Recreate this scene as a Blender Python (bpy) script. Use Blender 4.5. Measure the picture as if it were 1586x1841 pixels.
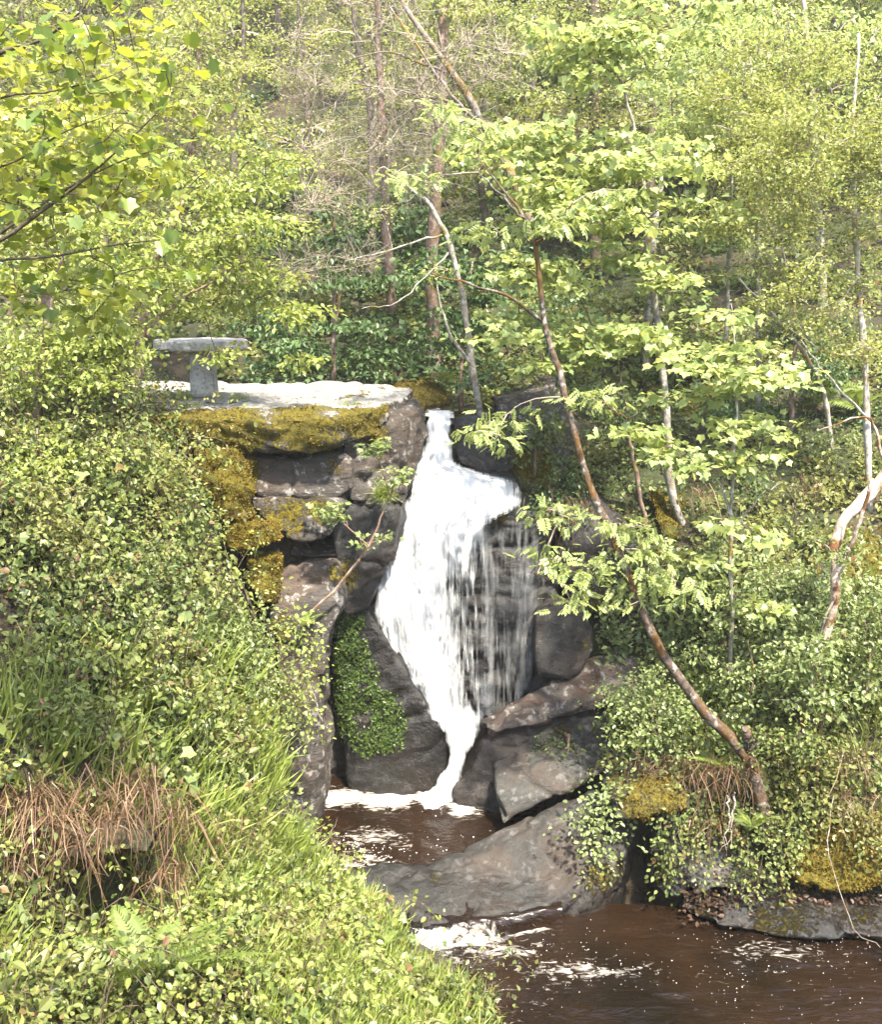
import bpy, bmesh, math, random
import numpy as np
from mathutils import Vector, Matrix

random.seed(7)
RNG = np.random.default_rng(11)
for o in list(bpy.data.objects):
    bpy.data.objects.remove(o)
scene = bpy.context.scene
COL = scene.collection

# ------------------------------------------------------------------ camera
F, CX, CY, EYE = 1905.0, 793.0, 920.5, 8.3
PITCH = math.radians(12.4)
cam_d = bpy.data.cameras.new("camera")
cam_d.sensor_fit = 'VERTICAL'; cam_d.sensor_height = 24.0
cam_d.lens = 24.0 * F / 1841.0
cam_d.clip_start = 0.05; cam_d.clip_end = 600.0
cam = bpy.data.objects.new("camera", cam_d); COL.objects.link(cam)
cam.location = (0, 0, EYE)
cam.rotation_euler = (math.radians(90) - PITCH, 0, 0)
scene.camera = cam

# ------------------------------------------------------------------ world, sun, exposure
SUN_EL = math.radians(60)
SUN_H = np.array([0.45, -0.89])
SUN_H = SUN_H / np.linalg.norm(SUN_H)
world = bpy.data.worlds.new("World"); scene.world = world
world.use_nodes = True
wn = world.node_tree
bg = wn.nodes.get("Background") or wn.nodes.new("ShaderNodeBackground")
sky = wn.nodes.new("ShaderNodeTexSky")
sky.sky_type = 'NISHITA'; sky.sun_disc = False
sky.sun_elevation = SUN_EL
sky.sun_rotation = math.atan2(SUN_H[0], SUN_H[1])
sky.air_density = 1.0; sky.dust_density = 2.0; sky.ozone_density = 1.0
wn.links.new(sky.outputs[0], bg.inputs[0])
bg.inputs[1].default_value = 0.15
sun_d = bpy.data.lights.new("sun", 'SUN')
sun_d.energy = 4.2; sun_d.angle = math.radians(2.5); sun_d.color = (1.0, 0.93, 0.79)
sun = bpy.data.objects.new("sun", sun_d); COL.objects.link(sun)
to_sun = Vector((SUN_H[0] * math.cos(SUN_EL), SUN_H[1] * math.cos(SUN_EL), math.sin(SUN_EL)))
sun.rotation_euler = to_sun.to_track_quat('Z', 'Y').to_euler()
sun.location = (10, -10, 30)
scene.view_settings.view_transform = 'Standard'
scene.view_settings.look = 'None'
scene.view_settings.gamma = 1.0
scene.view_settings.use_curve_mapping = False
scene.view_settings.exposure = 2.2
scene.render.engine = 'CYCLES'
cy = scene.cycles
cy.use_denoising = True
cy.use_adaptive_sampling = True; cy.adaptive_threshold = 0.025
cy.max_bounces = 5; cy.diffuse_bounces = 3; cy.glossy_bounces = 3
cy.transmission_bounces = 4; cy.transparent_max_bounces = 8
cy.caustics_reflective = False; cy.caustics_refractive = False

# ------------------------------------------------------------------ geometry helpers
CP, SP = math.cos(PITCH), math.sin(PITCH)

def P(px, py, d):
    """world point on the ray through photo pixel (px, py), d metres out along Y"""
    px = np.asarray(px, float); py = np.asarray(py, float); d = np.asarray(d, float)
    u = (px - CX) / F; v = (CY - py) / F
    y = CP + SP * v; z = -SP + CP * v
    k = d / y
    return np.stack([u * k, y * k, z * k + EYE], -1)

def proj(p):
    p = np.asarray(p, float)
    x, y, z = p[..., 0], p[..., 1], p[..., 2] - EYE
    f = np.maximum(y * CP - z * SP, 1e-3); up = y * SP + z * CP
    return CX + F * x / f, CY - F * up / f

def _hash(ix, iy, iz, seed=0):
    h = (ix.astype(np.int64) * 374761393 + iy.astype(np.int64) * 668265263 + iz.astype(np.int64) * 1274126177 + seed * 974711) & 0xFFFFFFFF
    h = ((h ^ (h >> 13)) * 1274126177) & 0xFFFFFFFF
    h = h ^ (h >> 16)
    return (h & 0xFFFF) / 65535.0

def vnoise(p, seed=0):
    i = np.floor(p).astype(np.int64); f = p - i
    f = f * f * f * (f * (f * 6 - 15) + 10)
    r = 0
    for dx in (0, 1):
        for dy in (0, 1):
            for dz in (0, 1):
                w = (f[:, 0] if dx else 1 - f[:, 0]) * (f[:, 1] if dy else 1 - f[:, 1]) * (f[:, 2] if dz else 1 - f[:, 2])
                r = r + w * _hash(i[:, 0] + dx, i[:, 1] + dy, i[:, 2] + dz, seed)
    return r * 2 - 1

def fbm(p, oct=4, seed=0, gain=0.5):
    r = 0; a = 1.0; s = 0
    for k in range(oct):
        r = r + a * vnoise(p * (2.03 ** k) + k * 17.3, seed + k); s += a; a *= gain
    return r / s

def worley(p, seed=0):
    i = np.floor(p).astype(np.int64)
    f1 = np.full(len(p), 9.0); f2 = np.full(len(p), 9.0); cid = np.zeros(len(p))
    for dx in (-1, 0, 1):
        for dy in (-1, 0, 1):
            for dz in (-1, 0, 1):
                c = i + np.array([dx, dy, dz])
                q = np.stack([c[:, 0] + _hash(c[:, 0], c[:, 1], c[:, 2], seed), c[:, 1] + _hash(c[:, 0], c[:, 1], c[:, 2], seed + 5),
                              c[:, 2] + _hash(c[:, 0], c[:, 1], c[:, 2], seed + 9)], -1)
                d = np.linalg.norm(q - p, axis=1)
                hv = _hash(c[:, 0], c[:, 1], c[:, 2], seed + 23)
                n = d < f1
                f2 = np.where(n, f1, np.minimum(f2, d)); cid = np.where(n, hv, cid); f1 = np.where(n, d, f1)
    return f1, f2, cid

def in_poly(px, py, poly):
    px = np.asarray(px); py = np.asarray(py); r = np.zeros(px.shape, bool)
    n = len(poly); j = n - 1
    for i in range(n):
        xi, yi = poly[i]; xj, yj = poly[j]
        c = ((yi > py) != (yj > py)) & (px < (xj - xi) * (py - yi) / ((yj - yi) if yj != yi else 1e-9) + xi)
        r ^= c; j = i
    return r

def norm(v):
    return v / np.maximum(np.linalg.norm(v, axis=-1, keepdims=True), 1e-9)

def mesh_from(name, V, T, mats, midx=None, smooth=False, attrs=None):
    me = bpy.data.meshes.new(name)
    V = np.ascontiguousarray(V, np.float32); T = np.ascontiguousarray(T, np.int32)
    me.vertices.add(len(V)); me.vertices.foreach_set("co", V.ravel())
    k = T.shape[1]
    me.loops.add(T.size); me.loops.foreach_set("vertex_index", T.ravel())
    me.polygons.add(len(T))
    me.polygons.foreach_set("loop_start", np.arange(len(T), dtype=np.int32) * k)
    try:
        me.polygons.foreach_set("loop_total", np.full(len(T), k, np.int32))
    except Exception:
        pass
    for m in mats:
        me.materials.append(m)
    if midx is not None:
        me.polygons.foreach_set("material_index", np.ascontiguousarray(midx, np.int32))
    me.polygons.foreach_set("use_smooth", np.full(len(T), smooth, bool))
    for k2, v in (attrs or {}).items():
        a = me.attributes.new(k2, 'FLOAT', 'POINT'); a.data.foreach_set("value", np.ascontiguousarray(v, np.float32))
    me.update(calc_edges=True)
    return me

class MB:
    """collects tubes and leaves, builds one triangle mesh"""
    def __init__(s):
        s.V = []; s.T = []; s.M = []; s.n = 0
    def add(s, V, T, m=0):
        s.V.append(V); s.T.append(T + s.n); s.M.append(np.full(len(T), m, np.int32)); s.n += len(V)
    def tube(s, pts, rad, sides=6, m=0, cap=True):
        pts = np.asarray(pts, float); n = len(pts)
        rad = np.broadcast_to(np.asarray(rad, float), (n,))
        t = norm(np.gradient(pts, axis=0))
        ref = np.where(np.abs(t[:, :1]) < 0.9, np.array([[1.0, 0, 0]]), np.array([[0, 1.0, 0]]))
        ref[:] = ref[0]
        a = norm(np.cross(t, ref)); b = np.cross(t, a)
        th = np.linspace(0, 2 * np.pi, sides, endpoint=False)
        V = pts[:, None, :] + rad[:, None, None] * (np.cos(th)[None, :, None] * a[:, None, :] + np.sin(th)[None, :, None] * b[:, None, :])
        V = V.reshape(-1, 3)
        i = np.arange(n - 1)[:, None] * sides; j = np.arange(sides)[None, :]; j2 = (j + 1) % sides
        q = np.stack([i + j, i + j2, i + sides + j2, i + sides + j], -1).reshape(-1, 4)
        T = np.concatenate([q[:, [0, 1, 2]], q[:, [0, 2, 3]]])
        if cap:
            V = np.concatenate([V, pts[:1], pts[-1:]]); e = n * sides
            jj = np.arange(sides); jn = (jj + 1) % sides
            T = np.concatenate([T, np.stack([np.full(sides, e), jn, jj], -1), np.stack([np.full(sides, e + 1), (n - 1) * sides + jj, (n - 1) * sides + jn], -1)])
        s.add(V, T, m)
    def leaves(s, tmpl, pos, axis, nrm, size, m=0):
        LV, LT = tmpl
        if len(pos) == 0:
            return
        ax = norm(axis); sd = norm(np.cross(ax, nrm)); nn = np.cross(sd, ax)
        size = np.broadcast_to(np.asarray(size, float), (len(pos),))[:, None, None]
        V = pos[:, None, :] + size * (LV[None, :, 0:1] * sd[:, None, :] + LV[None, :, 1:2] * ax[:, None, :] + LV[None, :, 2:3] * nn[:, None, :])
        k = len(LV)
        T = (LT[None] + (np.arange(len(pos)) * k)[:, None, None]).reshape(-1, 3)
        s.add(V.reshape(-1, 3), T, m)
    def mesh(s, name, mats, smooth=False):
        return mesh_from(name, np.concatenate(s.V), np.concatenate(s.T), mats, np.concatenate(s.M), smooth)

# leaf templates: x across, y along, z up; unit length
def fan(outline, fold=0.12, stalk=0.0):
    o = np.array(outline, float); V = np.zeros((len(o) + 1, 3))
    V[0] = (0, stalk + 0.02, 0)
    V[1:, 0] = o[:, 0]; V[1:, 1] = o[:, 1] + stalk; V[1:, 2] = np.abs(o[:, 0]) * fold - 0.10 * o[:, 1] ** 2
    n = len(o)
    T = np.array([[0, i + 1, i + 2] for i in range(n - 1)])
    return V, T
DIAMOND = (np.array([[0, 0, 0], [0.36, 0.45, 0.07], [0, 1, -0.05], [-0.36, 0.45, 0.07]]), np.array([[0, 1, 2], [0, 2, 3]]))
OVATE = (np.array([[0, 0, 0], [0.30, 0.25, 0.08], [0.30, 0.62, 0.06], [0, 1, -0.10], [-0.30, 0.62, 0.06], [-0.30, 0.25, 0.08]]),
         np.array([[0, 1, 2], [0, 2, 3], [0, 3, 4], [0, 4, 5]]))
MAPLE = fan([(0.22, -0.07), (0.50, 0.05), (0.46, 0.28), (0.63, 0.54), (0.33, 0.64), (0.0, 0.97), (-0.33, 0.64), (-0.63, 0.54), (-0.46, 0.28), (-0.50, 0.05), (-0.22, -0.07)], 0.16)
MAPLE7 = fan([(0.44, 0.0), (0.62, 0.52), (0.27, 0.60), (0, 1.0), (-0.27, 0.60), (-0.62, 0.52), (-0.44, 0.0)], 0.16)
BLADE = (np.array([[-0.022, 0, 0], [0.022, 0, 0], [-0.02, 0.4, 0.10], [0.02, 0.4, 0.10], [-0.014, 0.75, 0.10], [0.014, 0.75, 0.10], [0, 1.0, 0.0]]),
         np.array([[0, 1, 3], [0, 3, 2], [2, 3, 5], [2, 5, 4], [4, 5, 6]]))
def compound(n=5, w=0.13):
    V = []; T = []
    def leaflet(b, ang, L):
        c, s_ = math.cos(ang), math.sin(ang); k = len(V)
        for x, y, z in ((0, 0, 0), (w * .8, L * .45, .02), (0, L, -.06), (-w * .8, L * .45, .02)):
            V.append((x * c + y * s_, b + y * c - x * s_, z - 0.12 * (b + y * c) ** 2))
        T.extend([(k, k + 1, k + 2), (k, k + 2, k + 3)])
    for i in range(n):
        b = 0.18 + 0.62 * i / n; L = 0.36 * (1 - 0.35 * abs(i / n - .4))
        leaflet(b, 1.05, L); leaflet(b, -1.05, L)
    leaflet(0.75, 0, 0.34)
    return np.array(V), np.array(T)
ASH = compound(4)
WIDE = (DIAMOND[0] * np.array([1.35, 1, 1]), DIAMOND[1])

# ------------------------------------------------------------------ object helpers
def link(name, me, parent=None, loc=None):
    o = bpy.data.objects.new(name, me); COL.objects.link(o)
    if parent is not None: o.parent = parent
    if loc is not None: o.location = loc
    return o

def tag(o, label=None, cat=None, group=None, kind=None):
    if label: o["label"] = label
    if cat: o["category"] = cat
    if group: o["group"] = group
    if kind: o["kind"] = kind
    return o

def thing(name, label, cat, loc=(0, 0, 0), group=None):
    e = link(name, None); e.location = tuple(float(c) for c in loc); e.empty_display_size = 0.2
    return tag(e, label, cat, group)

# ------------------------------------------------------------------ materials
def new_mat(name):
    m = bpy.data.materials.new(name); m.use_nodes = True
    nt = m.node_tree; nt.nodes.clear()
    out = nt.nodes.new("ShaderNodeOutputMaterial")
    return m, nt, out

def N(nt, t, **kw):
    n = nt.nodes.new(t)
    for k, v in kw.items():
        setattr(n, k, v)
    return n

def ramp(nt, fac, stops):
    r = N(nt, "ShaderNodeValToRGB")
    e = r.color_ramp.elements
    while len(e) < len(stops): e.new(0.5)
    for i, (p, c) in enumerate(stops):
        e[i].position = p; e[i].color = (*c, 1) if len(c) == 3 else c
    nt.links.new(fac, r.inputs[0])
    return r.outputs[0]

def mixc(nt, fac, a, b):
    m = N(nt, "ShaderNodeMix", data_type='RGBA')
    for s, v in ((0, fac), (6, a), (7, b)):
        if hasattr(v, "links"): nt.links.new(v, m.inputs[s])
        else: m.inputs[s].default_value = (*v, 1) if isinstance(v, tuple) else v
    return m.outputs[2]

def math_(nt, op, a, b=None, c=None, clamp=False):
    m = N(nt, "ShaderNodeMath", operation=op, use_clamp=clamp)
    for i, v in enumerate((a, b, c)):
        if v is None: continue
        if hasattr(v, "links"): nt.links.new(v, m.inputs[i])
        else: m.inputs[i].default_value = v
    return m.outputs[0]

def noise(nt, vec, scale, detail=4, rough=0.55, dist=0.0):
    n = N(nt, "ShaderNodeTexNoise"); n.inputs["Scale"].default_value = scale
    n.inputs["Detail"].default_value = detail; n.inputs["Roughness"].default_value = rough
    n.inputs["Distortion"].default_value = dist
    if vec is not None: nt.links.new(vec, n.inputs["Vector"])
    return n.outputs["Fac"]

def attr(nt, name):
    a = N(nt, "ShaderNodeAttribute"); a.attribute_name = name
    return a.outputs["Fac"]

def leaf_mat(name, stops, trans=0.42, gloss=0.35, patch=None, dead=0.0):
    """stops: colours picked per leaf at random; patch: a second tint in soft patches"""
    m, nt, out = new_mat(name)
    g = N(nt, "ShaderNodeNewGeometry")
    stops = [(r_ * 0.99, g_ * 1.04, b_ * 1.05) if g_ > r_ * 0.95 else (r_, g_, b_) for r_, g_, b_ in stops]
    k = len(stops)
    c = ramp(nt, g.outputs["Random Per Island"], [(i / max(1, k - 1), s) for i, s in enumerate(stops)])
    nz = noise(nt, g.outputs["Position"], 0.9, 2)
    if dead:
        rn = math_(nt, 'FRACT', math_(nt, 'MULTIPLY', g.outputs["Random Per Island"], 37.7))
        c = mixc(nt, math_(nt, 'GREATER_THAN', rn, 1.0 - dead), c, (0.16, 0.085, 0.04))
    if patch:
        f = ramp(nt, nz, [(0.46, (0, 0, 0)), (0.62, (1, 1, 1))])
        c = mixc(nt, math_(nt, 'MULTIPLY', f, 0.6), c, patch)
    b = N(nt, "ShaderNodeBsdfPrincipled"); nt.links.new(c, b.inputs["Base Color"])
    b.inputs["Roughness"].default_value = 0.42; b.inputs["Specular IOR Level"].default_value = gloss
    t = N(nt, "ShaderNodeBsdfTranslucent")
    hs = N(nt, "ShaderNodeHueSaturation"); hs.inputs["Hue"].default_value = 0.488; hs.inputs["Saturation"].default_value = 1.1; hs.inputs["Value"].default_value = 1.25
    nt.links.new(c, hs.inputs["Color"]); nt.links.new(hs.outputs[0], t.inputs["Color"])
    mx = N(nt, "ShaderNodeMixShader"); mx.inputs[0].default_value = trans
    nt.links.new(b.outputs[0], mx.inputs[1]); nt.links.new(t.outputs[0], mx.inputs[2])
    nt.links.new(mx.outputs[0], out.inputs[0])
    return m

def bark_mat(name, c1, c2, moss=None, moss_amt=0.5, lichen=0.0):
    m, nt, out = new_mat(name)
    g = N(nt, "ShaderNodeNewGeometry"); pos = g.outputs["Position"]
    n1 = noise(nt, pos, 14, 5); c = ramp(nt, n1, [(0.35, c1), (0.65, c2)])
    if lichen:
        n3 = noise(nt, pos, 9, 3, 0.5, 0.4)
        c = mixc(nt, math_(nt, 'MULTIPLY', ramp(nt, n3, [(0.52, (0, 0, 0)), (0.60, (1, 1, 1))]), lichen), c, (0.52, 0.50, 0.44))
    if moss:
        n2 = noise(nt, pos, 2.6, 4, 0.6)
        f = ramp(nt, n2, [(0.62 - 0.3 * moss_amt, (0, 0, 0)), (0.70 - 0.25 * moss_amt, (1, 1, 1))])
        c = mixc(nt, f, c, moss)
    b = N(nt, "ShaderNodeBsdfPrincipled"); nt.links.new(c, b.inputs["Base Color"]); b.inputs["Roughness"].default_value = 0.85
    b.inputs["Specular IOR Level"].default_value = 0.2
    bp = N(nt, "ShaderNodeBump"); bp.inputs["Strength"].default_value = 0.6; bp.inputs["Distance"].default_value = 0.02
    nt.links.new(noise(nt, pos, 30, 4), bp.inputs["Height"]); nt.links.new(bp.outputs[0], b.inputs["Normal"])
    nt.links.new(b.outputs[0], out.inputs[0])
    return m

def rock_mat(name, c1, c2, tint, tint_amt=0.5, lichen=0.4, rough=0.8, spec=0.3, strata=1.0):
    m, nt, out = new_mat(name)
    g = N(nt, "ShaderNodeNewGeometry"); pos = g.outputs["Position"]
    mp = N(nt, "ShaderNodeMapping"); mp.inputs["Scale"].default_value = (1, 1, 3.2 if strata else 1.2); mp.inputs["Rotation"].default_value = (0.18, 0.1, 0)
    nt.links.new(pos, mp.inputs[0])
    n1 = noise(nt, mp.outputs[0], 2.2, 8, 0.62, 0.5)
    c = ramp(nt, n1, [(0.30, c1), (0.68, c2)])
    n2 = noise(nt, pos, 1.1, 4, 0.6, 0.6)
    c = mixc(nt, math_(nt, 'MULTIPLY', ramp(nt, n2, [(0.46, (0, 0, 0)), (0.62, (1, 1, 1))]), tint_amt), c, tint)
    if lichen:
        n3 = noise(nt, pos, 6.5, 6, 0.7, 0.3)
        f = ramp(nt, n3, [(0.55, (0, 0, 0)), (0.61, (1, 1, 1))])
        c = mixc(nt, math_(nt, 'MULTIPLY', f, lichen), c, (0.46, 0.43, 0.40))
    n4 = noise(nt, pos, 24, 5, 0.7)
    f = ramp(nt, n4, [(0.34, (1, 1, 1)), (0.50, (0, 0, 0))])
    c = mixc(nt, math_(nt, 'MULTIPLY', f, 0.55), c, (0.025, 0.022, 0.02))
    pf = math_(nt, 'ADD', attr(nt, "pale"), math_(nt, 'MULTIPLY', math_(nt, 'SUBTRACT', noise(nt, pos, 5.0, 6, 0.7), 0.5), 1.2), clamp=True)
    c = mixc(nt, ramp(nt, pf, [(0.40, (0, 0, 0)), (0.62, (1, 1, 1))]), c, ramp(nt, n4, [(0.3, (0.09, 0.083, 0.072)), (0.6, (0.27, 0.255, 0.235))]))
    # moss and wetness are vertex attributes: where it grows, where the stream keeps it wet
    mo = attr(nt, "moss")
    mn = noise(nt, pos, 16, 5, 0.7)
    mc = ramp(nt, mn, [(0.30, (0.035, 0.034, 0.008)), (0.52, (0.11, 0.09, 0.016)), (0.72, (0.20, 0.15, 0.03))])
    mf = math_(nt, 'ADD', mo, math_(nt, 'MULTIPLY', math_(nt, 'SUBTRACT', mn, 0.5), 1.4), clamp=True)
    mf = ramp(nt, mf, [(0.42, (0, 0, 0)), (0.58, (1, 1, 1))])
    c = mixc(nt, mf, c, mc)
    we = attr(nt, "wet")
    dk = N(nt, "ShaderNodeHueSaturation"); nt.links.new(c, dk.inputs["Color"]); dk.inputs["Saturation"].default_value = 1.1
    nt.links.new(math_(nt, 'SUBTRACT', 1.0, math_(nt, 'MULTIPLY', we, 0.62)), dk.inputs["Value"])
    b = N(nt, "ShaderNodeBsdfPrincipled"); nt.links.new(dk.outputs[0], b.inputs["Base Color"])
    nt.links.new(math_(nt, 'SUBTRACT', rough, math_(nt, 'MULTIPLY', we, rough - 0.32)), b.inputs["Roughness"])
    b.inputs["Specular IOR Level"].default_value = spec
    bp = N(nt, "ShaderNodeBump"); bp.inputs["Strength"].default_value = 0.9; bp.inputs["Distance"].default_value = 0.06
    h = math_(nt, 'ADD', noise(nt, mp.outputs[0], 5, 10, 0.72), math_(nt, 'MULTIPLY', mn, math_(nt, 'MULTIPLY', mf, 1.6)))
    nt.links.new(h, bp.inputs["Height"]); nt.links.new(bp.outputs[0], b.inputs["Normal"])
    nt.links.new(b.outputs[0], out.inputs[0])
    return m

def soil_mat():
    m, nt, out = new_mat("soil")
    g = N(nt, "ShaderNodeNewGeometry"); pos = g.outputs["Position"]
    c = ramp(nt, noise(nt, pos, 3.0, 8, 0.7), [(0.3, (0.012, 0.009, 0.005)), (0.5, (0.035, 0.026, 0.012)), (0.7, (0.075, 0.05, 0.027))])
    n2 = noise(nt, pos, 0.5, 5, 0.6)
    c = mixc(nt, ramp(nt, n2, [(0.42, (0, 0, 0)), (0.58, (1, 1, 1))]), c, (0.028, 0.034, 0.008))
    b = N(nt, "ShaderNodeBsdfPrincipled"); nt.links.new(c, b.inputs["Base Color"]); b.inputs["Roughness"].default_value = 0.95
    bp = N(nt, "ShaderNodeBump"); bp.inputs["Distance"].default_value = 0.08
    nt.links.new(noise(nt, pos, 9, 6), bp.inputs["Height"]); nt.links.new(bp.outputs[0], b.inputs["Normal"])
    nt.links.new(b.outputs[0], out.inputs[0])
    return m

M_SOIL = soil_mat()
M_ROCK = rock_mat("rock_dry", (0.022, 0.019, 0.016), (0.095, 0.083, 0.072), (0.075, 0.047, 0.030), 0.5, 0.42)
M_ROCKG = rock_mat("rock_grey", (0.022, 0.021, 0.019), (0.075, 0.074, 0.068), (0.08, 0.05, 0.034), 0.4, 0.16, 0.65, 0.4)
M_ROCKD = rock_mat("rock_dark", (0.010, 0.0095, 0.009), (0.036, 0.033, 0.030), (0.045, 0.026, 0.018), 0.4, 0.10, 0.7, 0.4, strata=0)
M_CONC = rock_mat("table_stone", (0.22, 0.21, 0.19), (0.48, 0.46, 0.43), (0.16, 0.15, 0.12), 0.3, 0.8, strata=0)

G_SYC = leaf_mat("leaf_sycamore", [(0.12, 0.155, 0.045), (0.18, 0.22, 0.07), (0.25, 0.29, 0.11), (0.32, 0.34, 0.13)], 0.45, 0.6)
G_SYCY = leaf_mat("leaf_sycamore_young", [(0.18, 0.20, 0.035), (0.28, 0.29, 0.055), (0.38, 0.37, 0.08)], 0.5, 0.5)
G_SYCP = leaf_mat("leaf_sycamore_pale", [(0.20, 0.25, 0.085), (0.29, 0.33, 0.12), (0.37, 0.40, 0.15), (0.42, 0.42, 0.13)], 0.5, 0.6)
G_LIME = leaf_mat("leaf_lime", [(0.18, 0.215, 0.045), (0.27, 0.30, 0.075), (0.37, 0.385, 0.11)], 0.5, 0.5)
G_BRAM = leaf_mat("leaf_bramble", [(0.045, 0.065, 0.018), (0.09, 0.115, 0.032), (0.16, 0.18, 0.055), (0.25, 0.25, 0.085)], 0.38, 0.38, (0.22, 0.19, 0.06), 0.07)
G_BRAMG = leaf_mat("leaf_green_mix", [(0.06, 0.085, 0.022), (0.13, 0.16, 0.045), (0.24, 0.265, 0.08)], 0.42, 0.4, (0.26, 0.245, 0.07), 0.03)
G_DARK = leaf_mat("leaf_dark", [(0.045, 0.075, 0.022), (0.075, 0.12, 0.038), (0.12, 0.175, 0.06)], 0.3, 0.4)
G_OLIVE = leaf_mat("leaf_olive", [(0.17, 0.18, 0.05), (0.27, 0.275, 0.08), (0.36, 0.36, 0.115)], 0.48, 0.4)
G_FAR = leaf_mat("leaf_far", [(0.15, 0.175, 0.05), (0.24, 0.265, 0.075), (0.34, 0.355, 0.11)], 0.45, 0.4, (0.30, 0.28, 0.10))
G_GRASS = leaf_mat("grass_blade", [(0.12, 0.16, 0.03), (0.22, 0.26, 0.05), (0.33, 0.35, 0.10)], 0.4, 0.4)
G_FERN = leaf_mat("fern_frond", [(0.14, 0.18, 0.04), (0.22, 0.26, 0.065)], 0.45, 0.4)
G_DEAD = leaf_mat("dead_sedge", [(0.06, 0.032, 0.018), (0.12, 0.068, 0.036), (0.18, 0.11, 0.06), (0.27, 0.20, 0.12)], 0.2, 0.3)
G_MOSS = leaf_mat("moss_tuft", [(0.08, 0.062, 0.011), (0.15, 0.108, 0.016), (0.23, 0.155, 0.025)], 0.3, 0.15)
G_LIVER = leaf_mat("cress_leaf", [(0.045, 0.075, 0.014), (0.075, 0.115, 0.02), (0.12, 0.165, 0.034)], 0.3, 0.5)
G_LITTER = leaf_mat("leaf_litter", [(0.02, 0.012, 0.008), (0.045, 0.026, 0.016), (0.085, 0.05, 0.03)], 0.15, 0.3)
B_MOSSY = bark_mat("bark_mossy", (0.035, 0.025, 0.019), (0.12, 0.088, 0.068), (0.085, 0.045, 0.014), 0.55, 0.3)
B_GREY = bark_mat("bark_grey", (0.14, 0.12, 0.10), (0.30, 0.27, 0.23), (0.15, 0.11, 0.03), 0.15, 0.4)
B_PALE = bark_mat("bark_pale", (0.22, 0.19, 0.16), (0.42, 0.38, 0.33), (0.22, 0.13, 0.04), 0.3, 0.5)
B_BROWN = bark_mat("bark_brown", (0.12, 0.075, 0.05), (0.24, 0.16, 0.12), (0.14, 0.10, 0.03), 0.2, 0.2)
B_LEAN = bark_mat("bark_lichened", (0.10, 0.08, 0.065), (0.22, 0.19, 0.16), (0.16, 0.10, 0.035), 0.45, 0.25)
B_FAR = bark_mat("bark_far", (0.07, 0.055, 0.042), (0.15, 0.12, 0.095))
B_TWIG = bark_mat("bark_twig", (0.16, 0.13, 0.10), (0.30, 0.25, 0.20))
B_TWIGD = bark_mat("bark_twig_dark", (0.05, 0.04, 0.025), (0.12, 0.09, 0.06))

# ------------------------------------------------------------------ terrain (one sheet)
CTRL = [  # (photo x, photo y, metres out) on the bare ground
    (0, 1841, 7.6), (300, 1841, 8.1), (600, 1841, 9.0), (840, 1841, 10.2),
    (0, 1700, 8.7), (300, 1700, 9.2), (500, 1700, 10.1), (640, 1715, 11.0), (690, 1675, 11.7),
    (600, 1610, 12.4), (535, 1540, 13.3), (515, 1495, 14.0),
    (60, 1660, 9.15), (200, 1660, 9.4), (60, 1500, 9.3), (200, 1500, 9.8), (330, 1520, 10.2), (430, 1510, 11.2),
    (0, 1250, 10.3), (250, 1250, 11.2), (440, 1280, 12.9),
    (0, 1000, 11.4), (200, 1010, 12.2), (380, 1080, 13.6),
    (0, 810, 13.2), (200, 820, 13.9), (310, 830, 14.8),
    (0, 690, 16.5), (-200, 700, 14.5), (-200, 1100, 9.5), (-200, 1500, 7.8),
    (0, 620, 22), (300, 668, 22), (500, 668, 22), (640, 672, 22),
    (0, 420, 29), (0, 100, 39), (400, 500, 28), (400, 200, 37), (400, 0, 43), (800, 600, 25), (800, 420, 31), (800, 100, 41),
    (1200, 650, 22), (1200, 420, 29), (1200, 100, 39), (1586, 520, 23), (1586, 200, 31), (1586, -100, 39),
    (800, -300, 58), (-300, -300, 55), (2000, -300, 52), (2000, 300, 28), (-400, 300, 28),
    (1300, 1560, 13.2), (1586, 1560, 13.0), (1150, 1420, 14.2), (1300, 1400, 13.7), (1586, 1400, 13.4),
    (1150, 1260, 15.2), (1350, 1250, 14.4), (1586, 1250, 14.2), (1110, 1080, 16.6), (1300, 1050, 15.9), (1586, 1050, 15.6),
    (1000, 850, 18.0), (1200, 870, 17.6), (1400, 870, 17.3), (1586, 870, 17.0), (960, 720, 20), (1200, 720, 20.5), (1400, 720, 20), (1586, 720, 19.5),
    (1900, 1400, 13.5), (1900, 1000, 15), (790, 760, 17.6), (775, 725, 20.5),
]
CW = [tuple(P(*c)) for c in CTRL]
CW += [(0, 0, 6.6), (0, 2.5, 5.0), (-4, 3, 5.2), (-2, 5, 3.4), (4, 3, 4.2), (4, 6, 0.4), (9, 5, 2.5), (-9, 4, 7.5), (-12, 10, 9), (-14, 18, 10), (14, 9, 3),
       (16, 16, 8), (0, -8, 8), (2.2, 10.5, -0.7), (4.5, 10.6, -0.7), (1.2, 9.6, -0.3), (3, 8.5, -0.7), (6.5, 9.5, -0.7), (9, 10, -0.3),
       (0.3, 12.6, -0.5), (1.2, 12.8, -0.4), (-1.2, 14.6, -0.4), (0, 14.4, -0.4), (0.3, 15.4, -0.5), (-0.6, 15.6, -0.4), (-1.0, 16.3, 0.2), (1.6, 14.2, -0.1),
       (0.5, 16.6, 2.8), (-3, 16, 5.6), (-1.5, 17, 5.4), (-3, 19, 5.9), (-1, 20, 5.9), (1.6, 15.8, 1.2), (2.4, 14.4, 1.2), (3.0, 12.3, -0.6), (4.5, 12.0, -0.6), (5.6, 11.7, -0.6), (7.5, 11.5, -0.5), (-1.6, 15.6, 4.3), (-2.4, 15.0, 4.0)]
CW = np.array(CW)

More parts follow.
